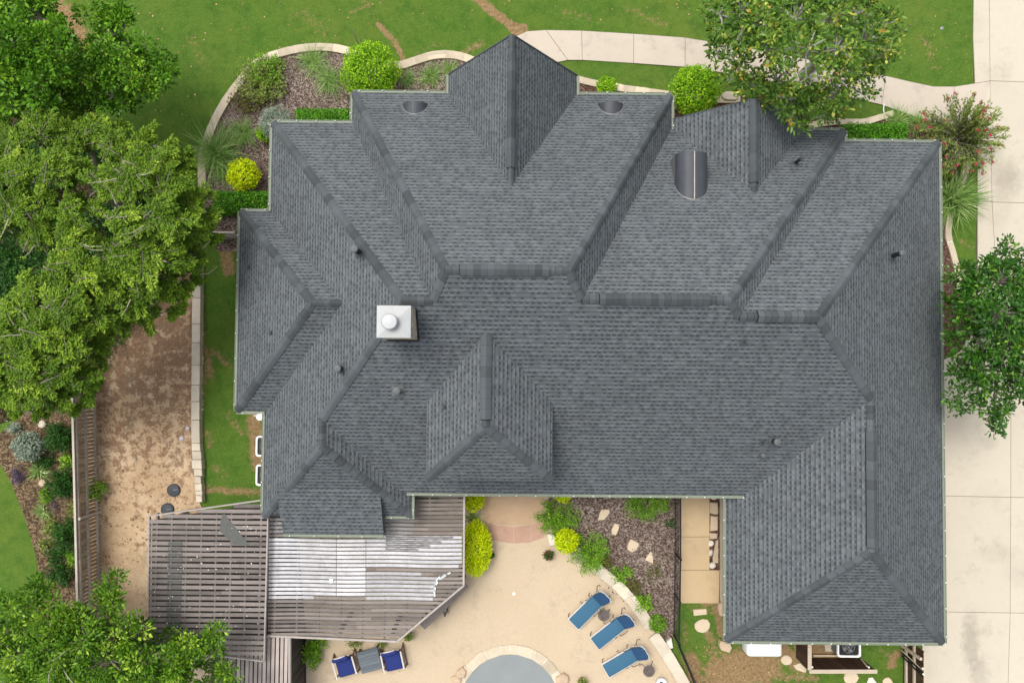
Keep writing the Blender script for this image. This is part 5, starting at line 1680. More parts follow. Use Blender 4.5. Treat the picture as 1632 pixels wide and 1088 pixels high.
# ------------------------------------------------------------------ vegetation
def unit(a): return a / (np.linalg.norm(a, axis=-1, keepdims=True) + 1e-9)
def rand_dirs(n, zmin=-1.0):
    z = rng.uniform(zmin, 1, n); t = rng.uniform(0, 2 * np.pi, n); r = np.sqrt(np.maximum(0, 1 - z * z))
    return np.stack([r * np.cos(t), r * np.sin(t), z], 1)

class Leaves:
    def __init__(s): s.V, s.R, s.n = [], [], 0
    def add(s, base, d, L, Wd, tone, droop=0.15, nup=0.8, nrm=None):
        """rhombic leaves: base (N,3), direction d, length, width; faces turned mostly upward"""
        N = len(base); d = unit(d)
        up = unit(np.array([0, 0, 1.0]) * nup + rng.normal(0, 0.45, (N, 3))) if nrm is None else unit(nrm + rng.normal(0, 0.42, (N, 3)))
        sd = unit(np.cross(d, up)); L = np.broadcast_to(L, (N,))[:, None]; Wd = np.broadcast_to(Wd, (N,))[:, None]
        a = base; c = base + d * L - np.array([0, 0, 1.0]) * L * droop
        m = base + d * L * 0.5
        v = np.stack([a, m + sd * Wd * .5, c, m - sd * Wd * .5], 1)
        s.V.append(v.reshape(-1, 3)); s.R.append(np.clip(np.broadcast_to(tone, (N,)), 0, 1)); s.n += N
    def blade(s, base, d, L, Wd, tone, bend=0.5, seg=3):
        """long arching blades made of a few quads"""
        N = len(base); d = unit(d); hz = unit(d * np.array([1, 1, 0.0]) + 1e-6)
        sd = unit(np.cross(d, np.array([0, 0, 1.0])) + 1e-6)
        L = np.broadcast_to(L, (N,))[:, None]; Wd = np.broadcast_to(Wd, (N,))[:, None]
        prev = base; pw = Wd
        for k in range(1, seg + 1):
            t = k / seg
            p = base + d * L * t + (hz * 0.35 - np.array([0, 0, 1.0])) * L * bend * t * t
            w = Wd * (1 - t) ** 0.7 + 0.002
            v = np.stack([prev - sd * pw * .5, prev + sd * pw * .5, p + sd * w * .5, p - sd * w * .5], 1)
            s.V.append(v.reshape(-1, 3)); s.R.append(np.clip(np.broadcast_to(tone, (N,)), 0, 1)); s.n += N
            prev, pw = p, w
    def build(s, name, mat, parent=None):
        V = np.concatenate(s.V); R_ = np.concatenate(s.R)
        V[:, 2] = np.maximum(V[:, 2], 0.015)
        return np_mesh(name, V, np.arange(len(V)).reshape(-1, 4), R_, MT[mat], parent)

def blob_list(bl):
    out = []
    for b in bl:
        px, py, r, z = b[:4]
        p = P(px, py, z); out.append((np.array(p), M(r, z), b[4] if len(b) > 4 else 1.0))
    return out

def limb(mb, a, b, r0, r1, sag=0.12, n=5):
    a, b = Vector(a), Vector(b); L = (b - a).length
    side = Vector((rnd.uniform(-1, 1), rnd.uniform(-1, 1), rnd.uniform(-.3, .6))) * L * sag
    pts, rad = [], []
    for k in range(n + 1):
        t = k / n
        p = a.lerp(b, t) + side * math.sin(math.pi * t) + Vector((rnd.uniform(-1, 1), rnd.uniform(-1, 1), 0)) * L * .015
        pts.append(p); rad.append(r0 + (r1 - r0) * t)
    mb.tube(pts, rad, 6, rnd.random(), caps=False)

DENS = 2.3
def tree(name, label, cat, base_px, blobs, mat, style, cl_n=26, leaf_n=26, Lf=.15, Wf=.075, bark='bark', trunk_r=.2, fork_z=1.8, tips=0, group=None, dens=1.0, tw=0.012):
    b = P(base_px[0], base_px[1], 0)
    t = thing(name, label, cat, (b.x, b.y, 0), group)
    BL = blob_list(blobs); lv = Leaves(); tr = MB()
    ctr = np.array([b.x, b.y])
    for c, r, k in list(BL):        # lower tiers give the crown its depth
        if rnd.random() < (.25 if style == 'rosette' else .62):
            c2 = c.copy(); c2[:2] = c2[:2] * .84 + ctr * .16; c2[2] -= rnd.uniform(1.2, 1.9)
            if c2[2] > 1.9: BL.append((c2, r * .95, k * .7))
    fork = Vector((b.x, b.y, fork_z))
    tr.tube([(b.x, b.y, -.1), (b.x + .03, b.y, fork_z * .5), fork], [trunk_r * 1.25, trunk_r, trunk_r * .85], 10, .5, caps=False)
    # main limbs go to the big blobs, the others branch off the nearest one
    order = sorted(BL, key=lambda q: np.linalg.norm(q[0][:2] - np.array([b.x, b.y])))
    nodes = [(np.array(fork), trunk_r * .8)]
    for c, r, k in order:
        cand = [q for q in nodes]
        base = min(cand, key=lambda q: np.linalg.norm(q[0] - c) + 0.25 * np.linalg.norm(q[0] - np.array(fork)))
        r0 = max(.03, base[1] * .62)
        low = c - np.array([0, 0, r * .35])
        limb(tr, base[0], low, r0, max(.018, r0 * .5)); nodes.append((low, max(.035, r0 * .55)))
        if style == 'spray':
            hv = c - np.array([b.x, b.y, c[2]]); base_a = math.atan2(hv[1], hv[0])
            nb = max(5, int(29 * dens * k * (r / .9) ** 2))
            for i in range(nb):
                a_ = base_a + rng.normal(0, 1.0); el = rng.uniform(-.05, .55)
                ax = np.array([math.cos(a_) * math.cos(el), math.sin(a_) * math.cos(el), math.sin(el)])
                off = rand_dirs(1)[0] * r * rng.uniform(0, .55) * np.array([1, 1, .75])
                s_ = c + off - ax * r * .45; LL = r * rng.uniform(.8, 1.55)
                sdv = np.array([-math.sin(a_), math.cos(a_), 0.0])
                bend = rng.normal(0, .12)
                pt = lambda u: s_ + ax * (u * LL)[..., None] + sdv * (bend * LL * u * u)[..., None] - np.array([0, 0, 1.0]) * (.18 * LL * u * u)[..., None]
                up_ = np.linspace(0, 1, 5); pp = pt(up_)
                tr.tube([tuple(q_) for q_ in np.concatenate([[low], pp])] if i % 3 == 0 else [tuple(q_) for q_ in pp], [tw * 2.2, tw * 1.8, tw * 1.5, tw * 1.1, tw * .8, tw * .4][-(6 if i % 3 == 0 else 5):], 4, rnd.random(), caps=False)
                tone0 = rng.normal(.40, .17)
                n = int(leaf_n * 3.7 * rng.uniform(.7, 1.3)); u = rng.random(n) ** .75
                sg = rng.choice([-1, 1], n); wv = rng.random(n) ** .8 * (.22 * (1.05 - .62 * u)) * (LL / 1.1)
                bs = pt(u) + sdv * (sg * wv)[:, None] + ax * (wv * .7)[:, None] + rng.normal(0, .028, (n, 3)) - np.array([0, 0, 1.0]) * (wv * .25)[:, None]
                e = ax * .8 + sdv * (sg * rng.uniform(.3, 1.0, n))[:, None] + rng.normal(0, .3, (n, 3))
                lv.add(bs, e, Lf * rng.uniform(.4, 1.4, n), Wf * rng.uniform(.7, 1.2, n), tone0 + .30 * (u - .45) + rng.normal(0, .14, n), .1)
        nc = max(4, int(cl_n * DENS * dens * k * (r / 1.0) ** 2)) if style != 'spray' else 0
        dd = rand_dirs(nc, -.45)
        rad = r * (0.45 + 0.62 * rng.random(nc) ** 0.6)
        cc = c + dd * rad[:, None] * np.array([1, 1, .62])
        for i in range(nc):
            if i % 2 == 0:
                mid = low + (cc[i] - low) * .5 + np.array([0, 0, .08])
                tr.tube([low, mid, cc[i]], [tw * 2, tw * 1.4, tw * .6], 4, rnd.random(), caps=False)
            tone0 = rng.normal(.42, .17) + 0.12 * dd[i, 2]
            out = unit(dd[i] * np.array([1, 1, .35]) + rng.normal(0, .25, 3))
            n = max(3, int(leaf_n * rng.uniform(.7, 1.3)))
            if style == 'rosette':
                e = rand_dirs(n, -.15); e = unit(e + out * .45)
                bs = cc[i] + e * rng.uniform(.0, .24, (n, 1)) + rng.normal(0, .055, (n, 3))
                lv.add(bs, e, Lf * rng.uniform(.45, 1.3, n), Wf * rng.uniform(.7, 1.2, n), tone0 + rng.normal(0, .18, n), .25)
            elif style == 'spray':
                ax = unit(out * np.array([1, 1, .5]) + np.array([0, 0, .18]))
                LL = rng.uniform(.45, .95)
                u = rng.random(n)
                bs = cc[i] + ax * ((u - .35) * LL)[:, None] + rng.normal(0, .05, (n, 3))
                sdv = np.cross(ax, [0, 0, 1.0]); sdv = sdv / (np.linalg.norm(sdv) + 1e-6)
                e = ax * .55 + sdv * rng.choice([-1, 1], n)[:, None] * rng.uniform(.4, 1.1, (n, 1)) + rng.normal(0, .35, (n, 3))
                lv.add(bs, e, Lf * rng.uniform(.4, 1.4, n), Wf * rng.uniform(.7, 1.2, n), tone0 + .14 * (u - .5) + rng.normal(0, .15, n), .1)
            else:
                e = rand_dirs(n, -.3)
                e2 = rand_dirs(n, -.35); bs = cc[i] + e2 * (rng.random(n) ** .5 * rng.uniform(.22, .34))[:, None] * np.array([1, 1, .65]) + out * .08; e = unit(e * .5 + e2)
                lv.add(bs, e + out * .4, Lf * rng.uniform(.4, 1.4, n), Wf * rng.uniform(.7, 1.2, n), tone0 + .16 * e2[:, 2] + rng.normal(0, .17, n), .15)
        # pale shoot tips reaching out of the crown
        for _ in range(int(rng.poisson(tips))):
            d_ = unit(rand_dirs(1, .25)[0] * np.array([1, 1, .7])); s0_ = c + d_ * r * .55
            e_ = s0_ + d_ * rng.uniform(.5, 1.1) + np.array([0, 0, .15]); md = (s0_ + e_) / 2 + rng.normal(0, .06, 3)
            tr.tube([s0_, md, e_], [.024, .018, .009], 5, rnd.random(), caps=False, mi=1)
            n = 16; u = rng.random(n)
            lv.add(s0_ + (e_ - s0_) * u[:, None] + rng.normal(0, .035, (n, 3)), rand_dirs(n, -.2) + d_ * .6, Lf * .7, Wf * .8, .72 + rng.normal(0, .12, n))
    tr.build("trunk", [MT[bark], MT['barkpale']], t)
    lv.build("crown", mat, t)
    return t

# north-west oak, dark and glossy
tree("oak_tree", "dark green oak filling the top-left corner of the lawn", "tree", (40, 90),
     [(15, 15, 34, 6.5), (60, 25, 36, 6.6), (20, 70, 42, 7.0), (75, 75, 36, 6.8), (10, 130, 40, 6.5), (60, 125, 38, 6.6), (92, 110, 26, 6.0), (-20, 40, 40, 6.5), (-25, 100, 40, 6.5), (15, -20, 36, 6.0), (95, 45, 16, 5.8), (62, -12, 30, 6), (15, 170, 30, 5.6), (55, 165, 26, 5.4), (95, 160, 22, 5.2), (120, 175, 16, 4.6), (85, 185, 18, 4.8)],
     'leafA', 'clump', 12, 58, .17, .10, trunk_r=.22)
tree("oak_tree", "smaller oak with three lobes reaching over the lawn beside the dark corner oak", "tree", (150, 130),
     [(150, 25, 17, 5.0), (182, 18, 22, 5.2), (195, 42, 20, 5.2), (172, 55, 22, 5.2), (168, 85, 24, 5.6), (200, 88, 18, 5.2), (232, 82, 16, 5.0), (250, 108, 22, 5.0), (232, 128, 20, 4.9), (265, 112, 14, 4.7), (196, 118, 24, 5.4), (160, 118, 24, 5.4), (128, 128, 24, 5.2), (178, 152, 20, 5.0), (190, 165, 16, 4.7), (140, 100, 22, 5.2), (112, 148, 20, 4.9), (225, 100, 14, 5)],
     'leafA', 'clump', 13, 54, .16, .095, trunk_r=.18)
# feathery elms
tree("elm_tree", "broad olive-green elm with pale shoots, touching the short brown fence", "tree", (215, 330),
     [(100, 200, 20, 5.4), (135, 195, 20, 5.4), (165, 205, 18, 5.2), (190, 205, 14, 5.0), (180, 235, 34, 6.5), (225, 225, 26, 6.0), (262, 245, 28, 6.0), (292, 262, 26, 5.6), (150, 215, 30, 6.2), (210, 280, 42, 7.4), (262, 300, 38, 7.2), (305, 318, 32, 6.5), (330, 350, 22, 6.0), (300, 368, 30, 6.4), (250, 350, 42, 7.6), (195, 345, 42, 7.6), (160, 290, 36, 7.0), (280, 405, 30, 6.5), (308, 410, 20, 5.8), (235, 405, 38, 7.2), (185, 405, 38, 7.2), (262, 455, 28, 6.0), (288, 455, 18, 5.4), (215, 460, 34, 6.6), (278, 495, 18, 5.0), (170, 455, 34, 6.8), (235, 505, 22, 5.4), (190, 505, 28, 6.0), (338, 378, 12, 5.2), (312, 440, 14, 5)],
     'leafB', 'spray', 24, 58, .115, .058, trunk_r=.28, fork_z=2.5, tips=.5)
tree("elm_tree", "yellow-green elm at the left edge overhanging the board fence", "tree", (70, 560),
     [(20, 225, 36, 6.5), (65, 210, 34, 6.5), (105, 225, 32, 6.3), (30, 275, 38, 7.0), (80, 275, 36, 7.0), (20, 330, 38, 6.8), (60, 335, 30, 6.6), (120, 270, 26, 6.4), (105, 330, 26, 6.5), (110, 385, 34, 7.0), (90, 430, 38, 7.2), (135, 440, 36, 7.2), (55, 470, 36, 7.0), (20, 500, 38, 7.0), (100, 490, 40, 7.4), (145, 500, 32, 6.8), (60, 530, 40, 7.4), (110, 545, 38, 7.2), (25, 565, 40, 7.0), (150, 555, 26, 6.0), (85, 590, 36, 6.8), (125, 600, 30, 6.2), (45, 615, 34, 6.5), (8, 620, 32, 6.4), (90, 630, 26, 5.8), (140, 628, 18, 5.2), (-20, 540, 40, 7), (-20, 300, 40, 6.5), (150, 335, 22, 6.4), (160, 520, 18, 5.6), (60, 655, 14, 5.0), (20, 655, 16, 5.2), (-15, 590, 36, 6.6), (-20, 240, 36, 6), (62, 380, 24, 6.4), (118, 655, 10, 4.8)],
     'leafB', 'spray', 24, 58, .115, .058, trunk_r=.28, fork_z=2.5, tips=.35)
tree("oak_tree", "blue-green oak glimpsed in the gap between the two olive elms", "tree", (20, 420),
     [(12, 395, 30, 4.6), (25, 425, 28, 4.6), (-10, 430, 34, 4.6), (15, 455, 22, 4.4)], 'darkbush', 'clump', 30, 22, .15, .08, trunk_r=.14)
# low leafy undergrowth below the elms: one mass nobody could count
def undergrowth():
    lv = Leaves()
    poly = [(-30, 190), (60, 185), (140, 200), (210, 230), (262, 262), (300, 300), (320, 360), (290, 420), (240, 480), (170, 560), (120, 640), (40, 640), (-30, 650)]
    n = 0
    while n < 1500:
        px, py = rng.uniform(-30, 320), rng.uniform(185, 650)
        r_ = xrange_at(poly, py)
        if not r_ or not (r_[0] < px < r_[1]) or math.sin(px * .031 + 1) * math.sin(py * .027) < -.45: continue
        n += 1
        c = np.array(P(px, py, rng.uniform(.15, .7))); m = 20
        lv.add(c + rng.normal(0, .17, (m, 3)), rand_dirs(m, -.1), .13 * rng.uniform(.6, 1.3, m), .075, rng.normal(.5, .22, m), .1)
    tag(lv.build("undergrowth", 'darkbush'), "dark leafy undergrowth below the elms", None, None, 'stuff')
undergrowth()
# bottom-left bright tree
tree("young_oak_tree", "bright green oak at the bottom-left corner overlapping the slatted pergola", "tree", (120, 1050),
     [(60, 965, 22, 5.0), (55, 940, 14, 4.8), (30, 995, 32, 5.4), (75, 1000, 30, 5.6), (110, 985, 24, 5.4), (150, 975, 22, 5.2), (165, 945, 12, 4.9), (185, 930, 9, 4.7), (178, 965, 14, 5.0), (130, 1020, 34, 5.8), (85, 1045, 36, 5.8), (25, 1045, 38, 5.6), (180, 1010, 28, 5.4), (215, 1015, 20, 5.0), (225, 1000, 12, 4.6), (170, 1055, 34, 5.6), (220, 1055, 30, 5.4), (265, 1055, 28, 5.2), (300, 1035, 20, 5.0), (325, 1025, 15, 4.8), (343, 1012, 10, 4.7), (290, 1065, 26, 5.0), (60, 1090, 40, 5.4), (130, 1095, 40, 5.4), (210, 1100, 38, 5.2), (285, 1100, 32, 5.0), (340, 1085, 16, 4.4), (365, 1080, 14, 4.2), (375, 1095, 16, 4.2), (-15, 1010, 34, 5), (340, 1040, 10, 4.7), (8, 975, 22, 5)],
     'leafC', 'clump', 12.5, 58, .17, .08, trunk_r=.18, tips=0.35)
# magnolias
tree("magnolia_tree", "big front magnolia with bare grey branches and brown leaf undersides over the walkway", "tree", (1280, 120),
     [(1150, 20, 24, 6.0), (1135, 50, 18, 5.6), (1185, 15, 28, 6.4), (1180, 55, 28, 6.5), (1150, 85, 20, 5.6), (1175, 105, 22, 5.6), (1215, 35, 32, 7.0), (1230, 80, 32, 7.2), (1200, 135, 22, 5.6), (1165, 122, 14, 5.2), (1240, 125, 26, 6.0), (1270, 25, 34, 7.2), (1290, 75, 32, 7.4, .45), (1290, 120, 30, 7.0, .35), (1260, 155, 26, 5.8), (1290, 165, 24, 5.6), (1265, 185, 18, 5.2), (1320, 30, 32, 7.0), (1335, 75, 30, 7.0), (1335, 120, 26, 6.4), (1325, 155, 22, 5.6), (1365, 20, 28, 6.4), (1380, 60, 28, 6.4), (1410, 40, 18, 5.6), (1425, 55, 11, 5.2), (1400, 85, 22, 5.8), (1415, 75, 14, 5.4), (1370, 105, 22, 5.8), (1390, 115, 13, 5.2), (1362, 140, 16, 5.2), (1380, 150, 9, 5), (1230, 160, 14, 5.2), (1340, 175, 14, 4.8), (1275, 200, 10, 4.8), (1240, -15, 36, 6.6), (1310, -15, 36, 6.6), (1180, -15, 30, 6.0), (1370, -15, 26, 6.0), (1205, 165, 12, 5), (1310, 185, 12, 4.8)],
     'leafD', 'rosette', 22, 20, .21, .095, trunk_r=.2, fork_z=2.6, tw=.024, bark='barkgrey')
tree("magnolia_tree", "dark glossy magnolia between the east eave and the driveway", "tree", (1585, 520),
     [(1530, 440, 20, 5.4), (1560, 430, 20, 5.4), (1590, 410, 20, 5.6), (1605, 400, 14, 5.2), (1560, 465, 26, 6.0), (1600, 450, 30, 6.4), (1640, 450, 30, 6.4), (1525, 480, 20, 5.2), (1550, 500, 28, 6.2), (1595, 500, 34, 7.0), (1640, 505, 34, 6.8), (1530, 530, 22, 5.2), (1565, 545, 28, 6.2), (1610, 550, 32, 6.6), (1650, 555, 32, 6.4), (1535, 575, 20, 5.2), (1570, 585, 24, 5.8), (1610, 590, 26, 6.0), (1525, 595, 14, 4.9), (1555, 615, 20, 5.2), (1590, 622, 20, 5.2), (1525, 633, 14, 4.7), (1522, 648, 9, 4.5), (1560, 645, 16, 4.8), (1588, 650, 16, 4.8), (1577, 670, 13, 4.6), (1582, 684, 8, 4.5), (1630, 610, 22, 5.6), (1665, 480, 34, 6), (1632, 625, 14, 5.2), (1640, 415, 18, 5.4), (1517, 455, 10, 5)],
     'leafE', 'rosette', 28, 22, .20, .09, trunk_r=.18, fork_z=2.2, tw=.018)

# shrubs --------------------------------------------------------------
def ball(name, label, px, py, r, zc, mat, squash=.9, leaf=(.085, .05), dens=520, cat="shrub", group=None, stretch=(1, 1), out=.5, bump=.10):
    """clipped round shrub: leaf shell on a dark leafy core, a short stem"""
    c = np.array(P(px, py, zc)); R_ = M(r, zc)
    t = thing(name, label, cat, (c[0], c[1], 0), group)
    n = int(dens * R_ * R_ * 4 * math.pi * .7 * stretch[0] * stretch[1])
    d = rand_dirs(n, -.7)
    ph = rng.uniform(0, 6, 6)
    lump = 1 + bump * (np.sin(d[:, 0] * 5 + ph[0]) * np.cos(d[:, 1] * 6 + ph[1]) + .6 * np.sin(d[:, 2] * 8 + d[:, 0] * 9 + ph[2]))
    sh = np.array([R_ * stretch[0], R_ * stretch[1], R_ * squash])
    rad = lump * rng.uniform(.86, 1.03, n)
    pos = c + d * rad[:, None] * sh
    lv = Leaves()
    tone = .46 + .16 * np.sin(d[:, 0] * 7 + ph[3]) * np.sin(d[:, 1] * 7 + ph[4]) + rng.normal(0, .2, n)
    e = unit(d * out * .5 + rng.normal(0, .6, (n, 3)))
    lv.add(pos, e, leaf[0] * rng.uniform(.6, 1.25, n), leaf[1] * rng.uniform(.7, 1.2, n), tone, .1, .5, d)
    # inner leaves
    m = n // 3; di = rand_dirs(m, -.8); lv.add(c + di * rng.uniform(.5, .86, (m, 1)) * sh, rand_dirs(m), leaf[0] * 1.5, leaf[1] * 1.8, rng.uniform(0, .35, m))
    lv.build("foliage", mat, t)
    st = MB(); st.tube([(c[0], c[1], -.05), (c[0] + .02, c[1], max(.15, c[2] - R_ * squash * .5)), (c[0], c[1], c[2])], [.05, .045, .03], 6)
    for k in range(5):
        a = 2 * math.pi * k / 5; st.tube([(c[0], c[1], max(.1, c[2] - R_ * .5)), (c[0] + sh[0] * .6 * math.cos(a), c[1] + sh[1] * .6 * math.sin(a), c[2] + sh[2] * .2)], [.025, .012], 5)
    st.build("stem", MT['bark'], t)
    return t
def hedge_box(label, x0, y0, x1, y1, h, mat='hedge'):
    a, b = P(x0, y1, h), P(x1, y0, h)
    c = np.array([(a.x + b.x) / 2, (a.y + b.y) / 2, h / 2]); sz = np.array([abs(b.x - a.x), abs(b.y - a.y), h])
    t = thing("clipped_hedge", label, "hedge", (c[0], c[1], 0))
    lv = Leaves()
    nt = int(sz[0] * sz[1] * 800); ns = int((sz[0] + sz[1]) * 2 * h * 450)
    p = np.stack([rng.uniform(-.5, .5, nt) * sz[0], rng.uniform(-.5, .5, nt) * sz[1], np.full(nt, h / 2) + rng.normal(0, .03, nt)], 1)
    # rounded rim
    ex = np.minimum(.5 * sz[0] - np.abs(p[:, 0]), .5 * sz[1] - np.abs(p[:, 1])); p[:, 2] -= .12 * np.exp(-ex / .06)
    s = rng.random(ns) * 2 * (sz[0] + sz[1]); q = np.zeros((ns, 3))
    m = s < 2 * sz[0]
    q[m, 0] = (s[m] % sz[0]) - sz[0] / 2; q[m, 1] = np.where(s[m] < sz[0], -.5, .5) * sz[1]
    k = s[~m] - 2 * sz[0]; q[~m, 1] = (k % sz[1]) - sz[1] / 2; q[~m, 0] = np.where(k < sz[1], -.5, .5) * sz[0]
    q[:, 2] = rng.uniform(-.5, .48, ns) * h; q[:, :2] += rng.normal(0, .03, (ns, 2))
    pos = np.concatenate([p, q]) + c; n = len(pos)
    tone = .45 + .14 * np.sin(pos[:, 0] * 6) * np.sin(pos[:, 1] * 8) + rng.normal(0, .2, n)
    lv.add(pos, rand_dirs(n, -.1), .085 * rng.uniform(.6, 1.2, n), .055, tone, .1, .5)
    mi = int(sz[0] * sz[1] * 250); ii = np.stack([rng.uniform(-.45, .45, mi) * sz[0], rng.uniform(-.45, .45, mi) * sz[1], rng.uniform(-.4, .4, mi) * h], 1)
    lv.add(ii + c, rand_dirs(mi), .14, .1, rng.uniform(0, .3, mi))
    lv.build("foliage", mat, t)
    st = MB(); x = -sz[0] / 2 + .15
    while x < sz[0] / 2:
        st.tube([(c[0] + x, c[1], -.05), (c[0] + x + .05, c[1], h * .7)], [.03, .015], 5); x += .4
    st.build("stem", MT['bark'], t)
    return t
def loose(name, label, px, py, rx, ry, h, mat, n_cl=26, leaf_n=24, Lf=.11, Wf=.045, cat="shrub", group=None, upright=.4):
    """loose shrub of many leafy shoots"""
    c0 = P(px, py, h * .55); cx_, cy_ = c0.x, c0.y; X, Y = M(rx, h * .5), M(ry, h * .5)
    t = thing(name, label, cat, (cx_, cy_, 0), group)
    lv = Leaves(); st = MB()
    for i in range(n_cl):
        a = rng.uniform(0, 2 * np.pi); q = np.sqrt(rng.random()) * .92
        dx, dy = math.cos(a) * q, math.sin(a) * q
        top = np.array([cx_ + dx * X, cy_ + dy * Y, h * (1 - .55 * q * q) * rng.uniform(.75, 1.1)])
        bs = np.array([cx_ + dx * X * .3, cy_ + dy * Y * .3, 0])
        st.tube([bs, (bs + top) / 2 + np.array([0, 0, .05]), top], [.012, .009, .004], 4, rnd.random(), caps=False)
        n = max(4, int(leaf_n * rng.uniform(.7, 1.3))); u = rng.uniform(.35, 1.03, n)
        p = bs + (top - bs) * u[:, None] + rng.normal(0, .07, (n, 3))
        e = rand_dirs(n, -.1) + np.array([dx, dy, upright]) * .8
        lv.add(p, e, Lf * rng.uniform(.6, 1.25, n), Wf * rng.uniform(.7, 1.2, n), rng.normal(.47, .1) + .2 * (u - .7) + rng.normal(0, .15, n), .1)
    lv.build("foliage", mat, t); st.build("stem", MT['bark'], t)
    return t
def grassy(name, label, px, py, rpx, h, mat, n=260, w=.014, bend=.55, cat="ornamental grass", group=None, up=.9, zbase=0.0, spread=.12):
    c = P(px, py, 0.1); R_ = M(rpx, .3)
    t = thing(name, label, cat, (c.x, c.y, zbase), group)
    lv = Leaves(); d = rand_dirs(n, 0); d[:, 2] = np.abs(d[:, 2]) * up + .15
    bs = np.stack([c.x + rng.normal(0, R_ * spread, n), c.y + rng.normal(0, R_ * spread, n), np.full(n, zbase)], 1)
    L = R_ * rng.uniform(.7, 1.3, n) * (h / max(.3, R_)) ** .35
    lv.blade(bs, d, L, w * rng.uniform(.7, 1.4, n), rng.normal(.48, .22, n), bend * .5, 4)
    lv.build("blades", mat, t)
    core = MB(); core.lathe((c.x, c.y, zbase - .01), [(R_ * .22, 0), (R_ * .16, .06), (R_ * .05, .10)], 10, .4); core.build("tuft_base", MT['deadleaf'], t)
    return t

# front (top) beds
ball("round_shrub", "largest lime-green round shrub, bulging over the north-west border", 590, 115, 46, 1.35, 'limebush', .95, bump=.08)
ball("round_shrub", "green round shrub at the front between the walkway and the right gable", 1108, 144, 40, 1.2, 'limebush', .9, bump=.08)
ball("round_shrub", "small yellow-green round shrub at the north-west corner of the house", 388, 279, 25, .75, 'yellowbush', .9)
ball("round_shrub", "tiny lime shrub on the short flagstone border at the front", 967, 138, 16, .5, 'limebush', .8)
ball("round_shrub", "grey-green round shrub at the roof corner beside the boxed hedge", 440, 196, 27, .9, 'silver', .9, (.07, .035))
ball("round_shrub", "lime shrub peeping out below the grey-green one", 421, 213, 12, .5, 'limebush', .9)
hedge_box("clipped green hedge along the north wall beside the largest lime shrub", 471, 174, 566, 205, .9)
hedge_box("clipped green hedge under the north-west eave by the yellow ball", 338, 306, 436, 336, .9)
hedge_box("clipped green hedge along the north-east wall below the magnolia", 1349, 198, 1447, 232, .8)
loose("spreading_shrub", "spreading green shrub with rusty tips in the north-west bed", 414, 128, 50, 44, .7, 'olive', 120, 32)
loose("spreading_shrub", "fresh green shrub growing through the rusty-tipped mass in the north-west bed", 425, 112, 34, 32, .75, 'midbush', 56, 30)
loose("spreading_shrub", "low green shrub mat on the border beside the rusty-tipped one", 392, 160, 32, 20, .5, 'rust_leaf', 40, 26)
OG = "ornamental grasses in the north-west bed"
grassy("ornamental_grass", "pale ornamental grass tuft touching the north border", 498, 98, 30, .8, 'grassblade', 240)
grassy("ornamental_grass", "dark ornamental grass tuft left of the largest lime shrub", 525, 128, 30, .8, 'grassblade', 260)
grassy("ornamental_grass", "small grass tuft just right of the largest lime shrub", 650, 126, 19, .5, 'grassblade', 160)
grassy("ornamental_grass", "green grass tuft in the middle of the border bed left of the centre gable", 686, 120, 22, .6, 'grassblade', 200)
grassy("ornamental_grass", "short grass tuft against the centre gable eave", 717, 113, 20, .5, 'grassblade', 180)
grassy("ornamental_grass", "grey-green grass tuft in mulch above the yellow ball shrub", 388, 212, 30, .7, 'grassblade', 260)
grassy("yucca_plant", "big spiky yucca-like grass on the west end of the stone border", 345, 245, 48, 1.3, 'grassblade', 520, .024, .5, "grass plant")
grassy("ornamental_grass", "dry grass tuft beside the tree and the yellow ball shrub", 360, 275, 28, .7, 'grassblade', 200)
grassy("ornamental_grass", "brownish ornamental grass beside the pink-flowered shrub", 1430, 192, 26, .8, 'grassblade', 260)
grassy("ornamental_grass", "dry grass tuft at the walkway edge left of the pink flowers", 1462, 196, 22, .8, 'grassblade', 200)
grassy("yucca_plant", "spiky yucca with long pale blades by the east eave", 1518, 318, 52, 1.3, 'yucca', 430, .036, .35, "yucca")
loose("leafy_shrub", "small green shrub at the eave below the pink-flowered shrub", 1508, 268, 12, 20, .7, 'midbush', 20, 24)
# bare twig above the big lime shrub
tw = MB(); a = P(572, 78, .3)
for q in ((557, 40, 1.5), (562, 52, 1.2), (574, 60, 1.3), (566, 60, 1.2)):
    tw.tube([a, P((572 + q[0]) / 2 + 2, (78 + q[1]) / 2, q[2] * .6), P(*q)], [.03, .022, .008], 5)
tag(tw.build("bare_sapling", MT['barkpale']), "bare pale sapling leaning over the lawn above the lime shrub", "sapling")

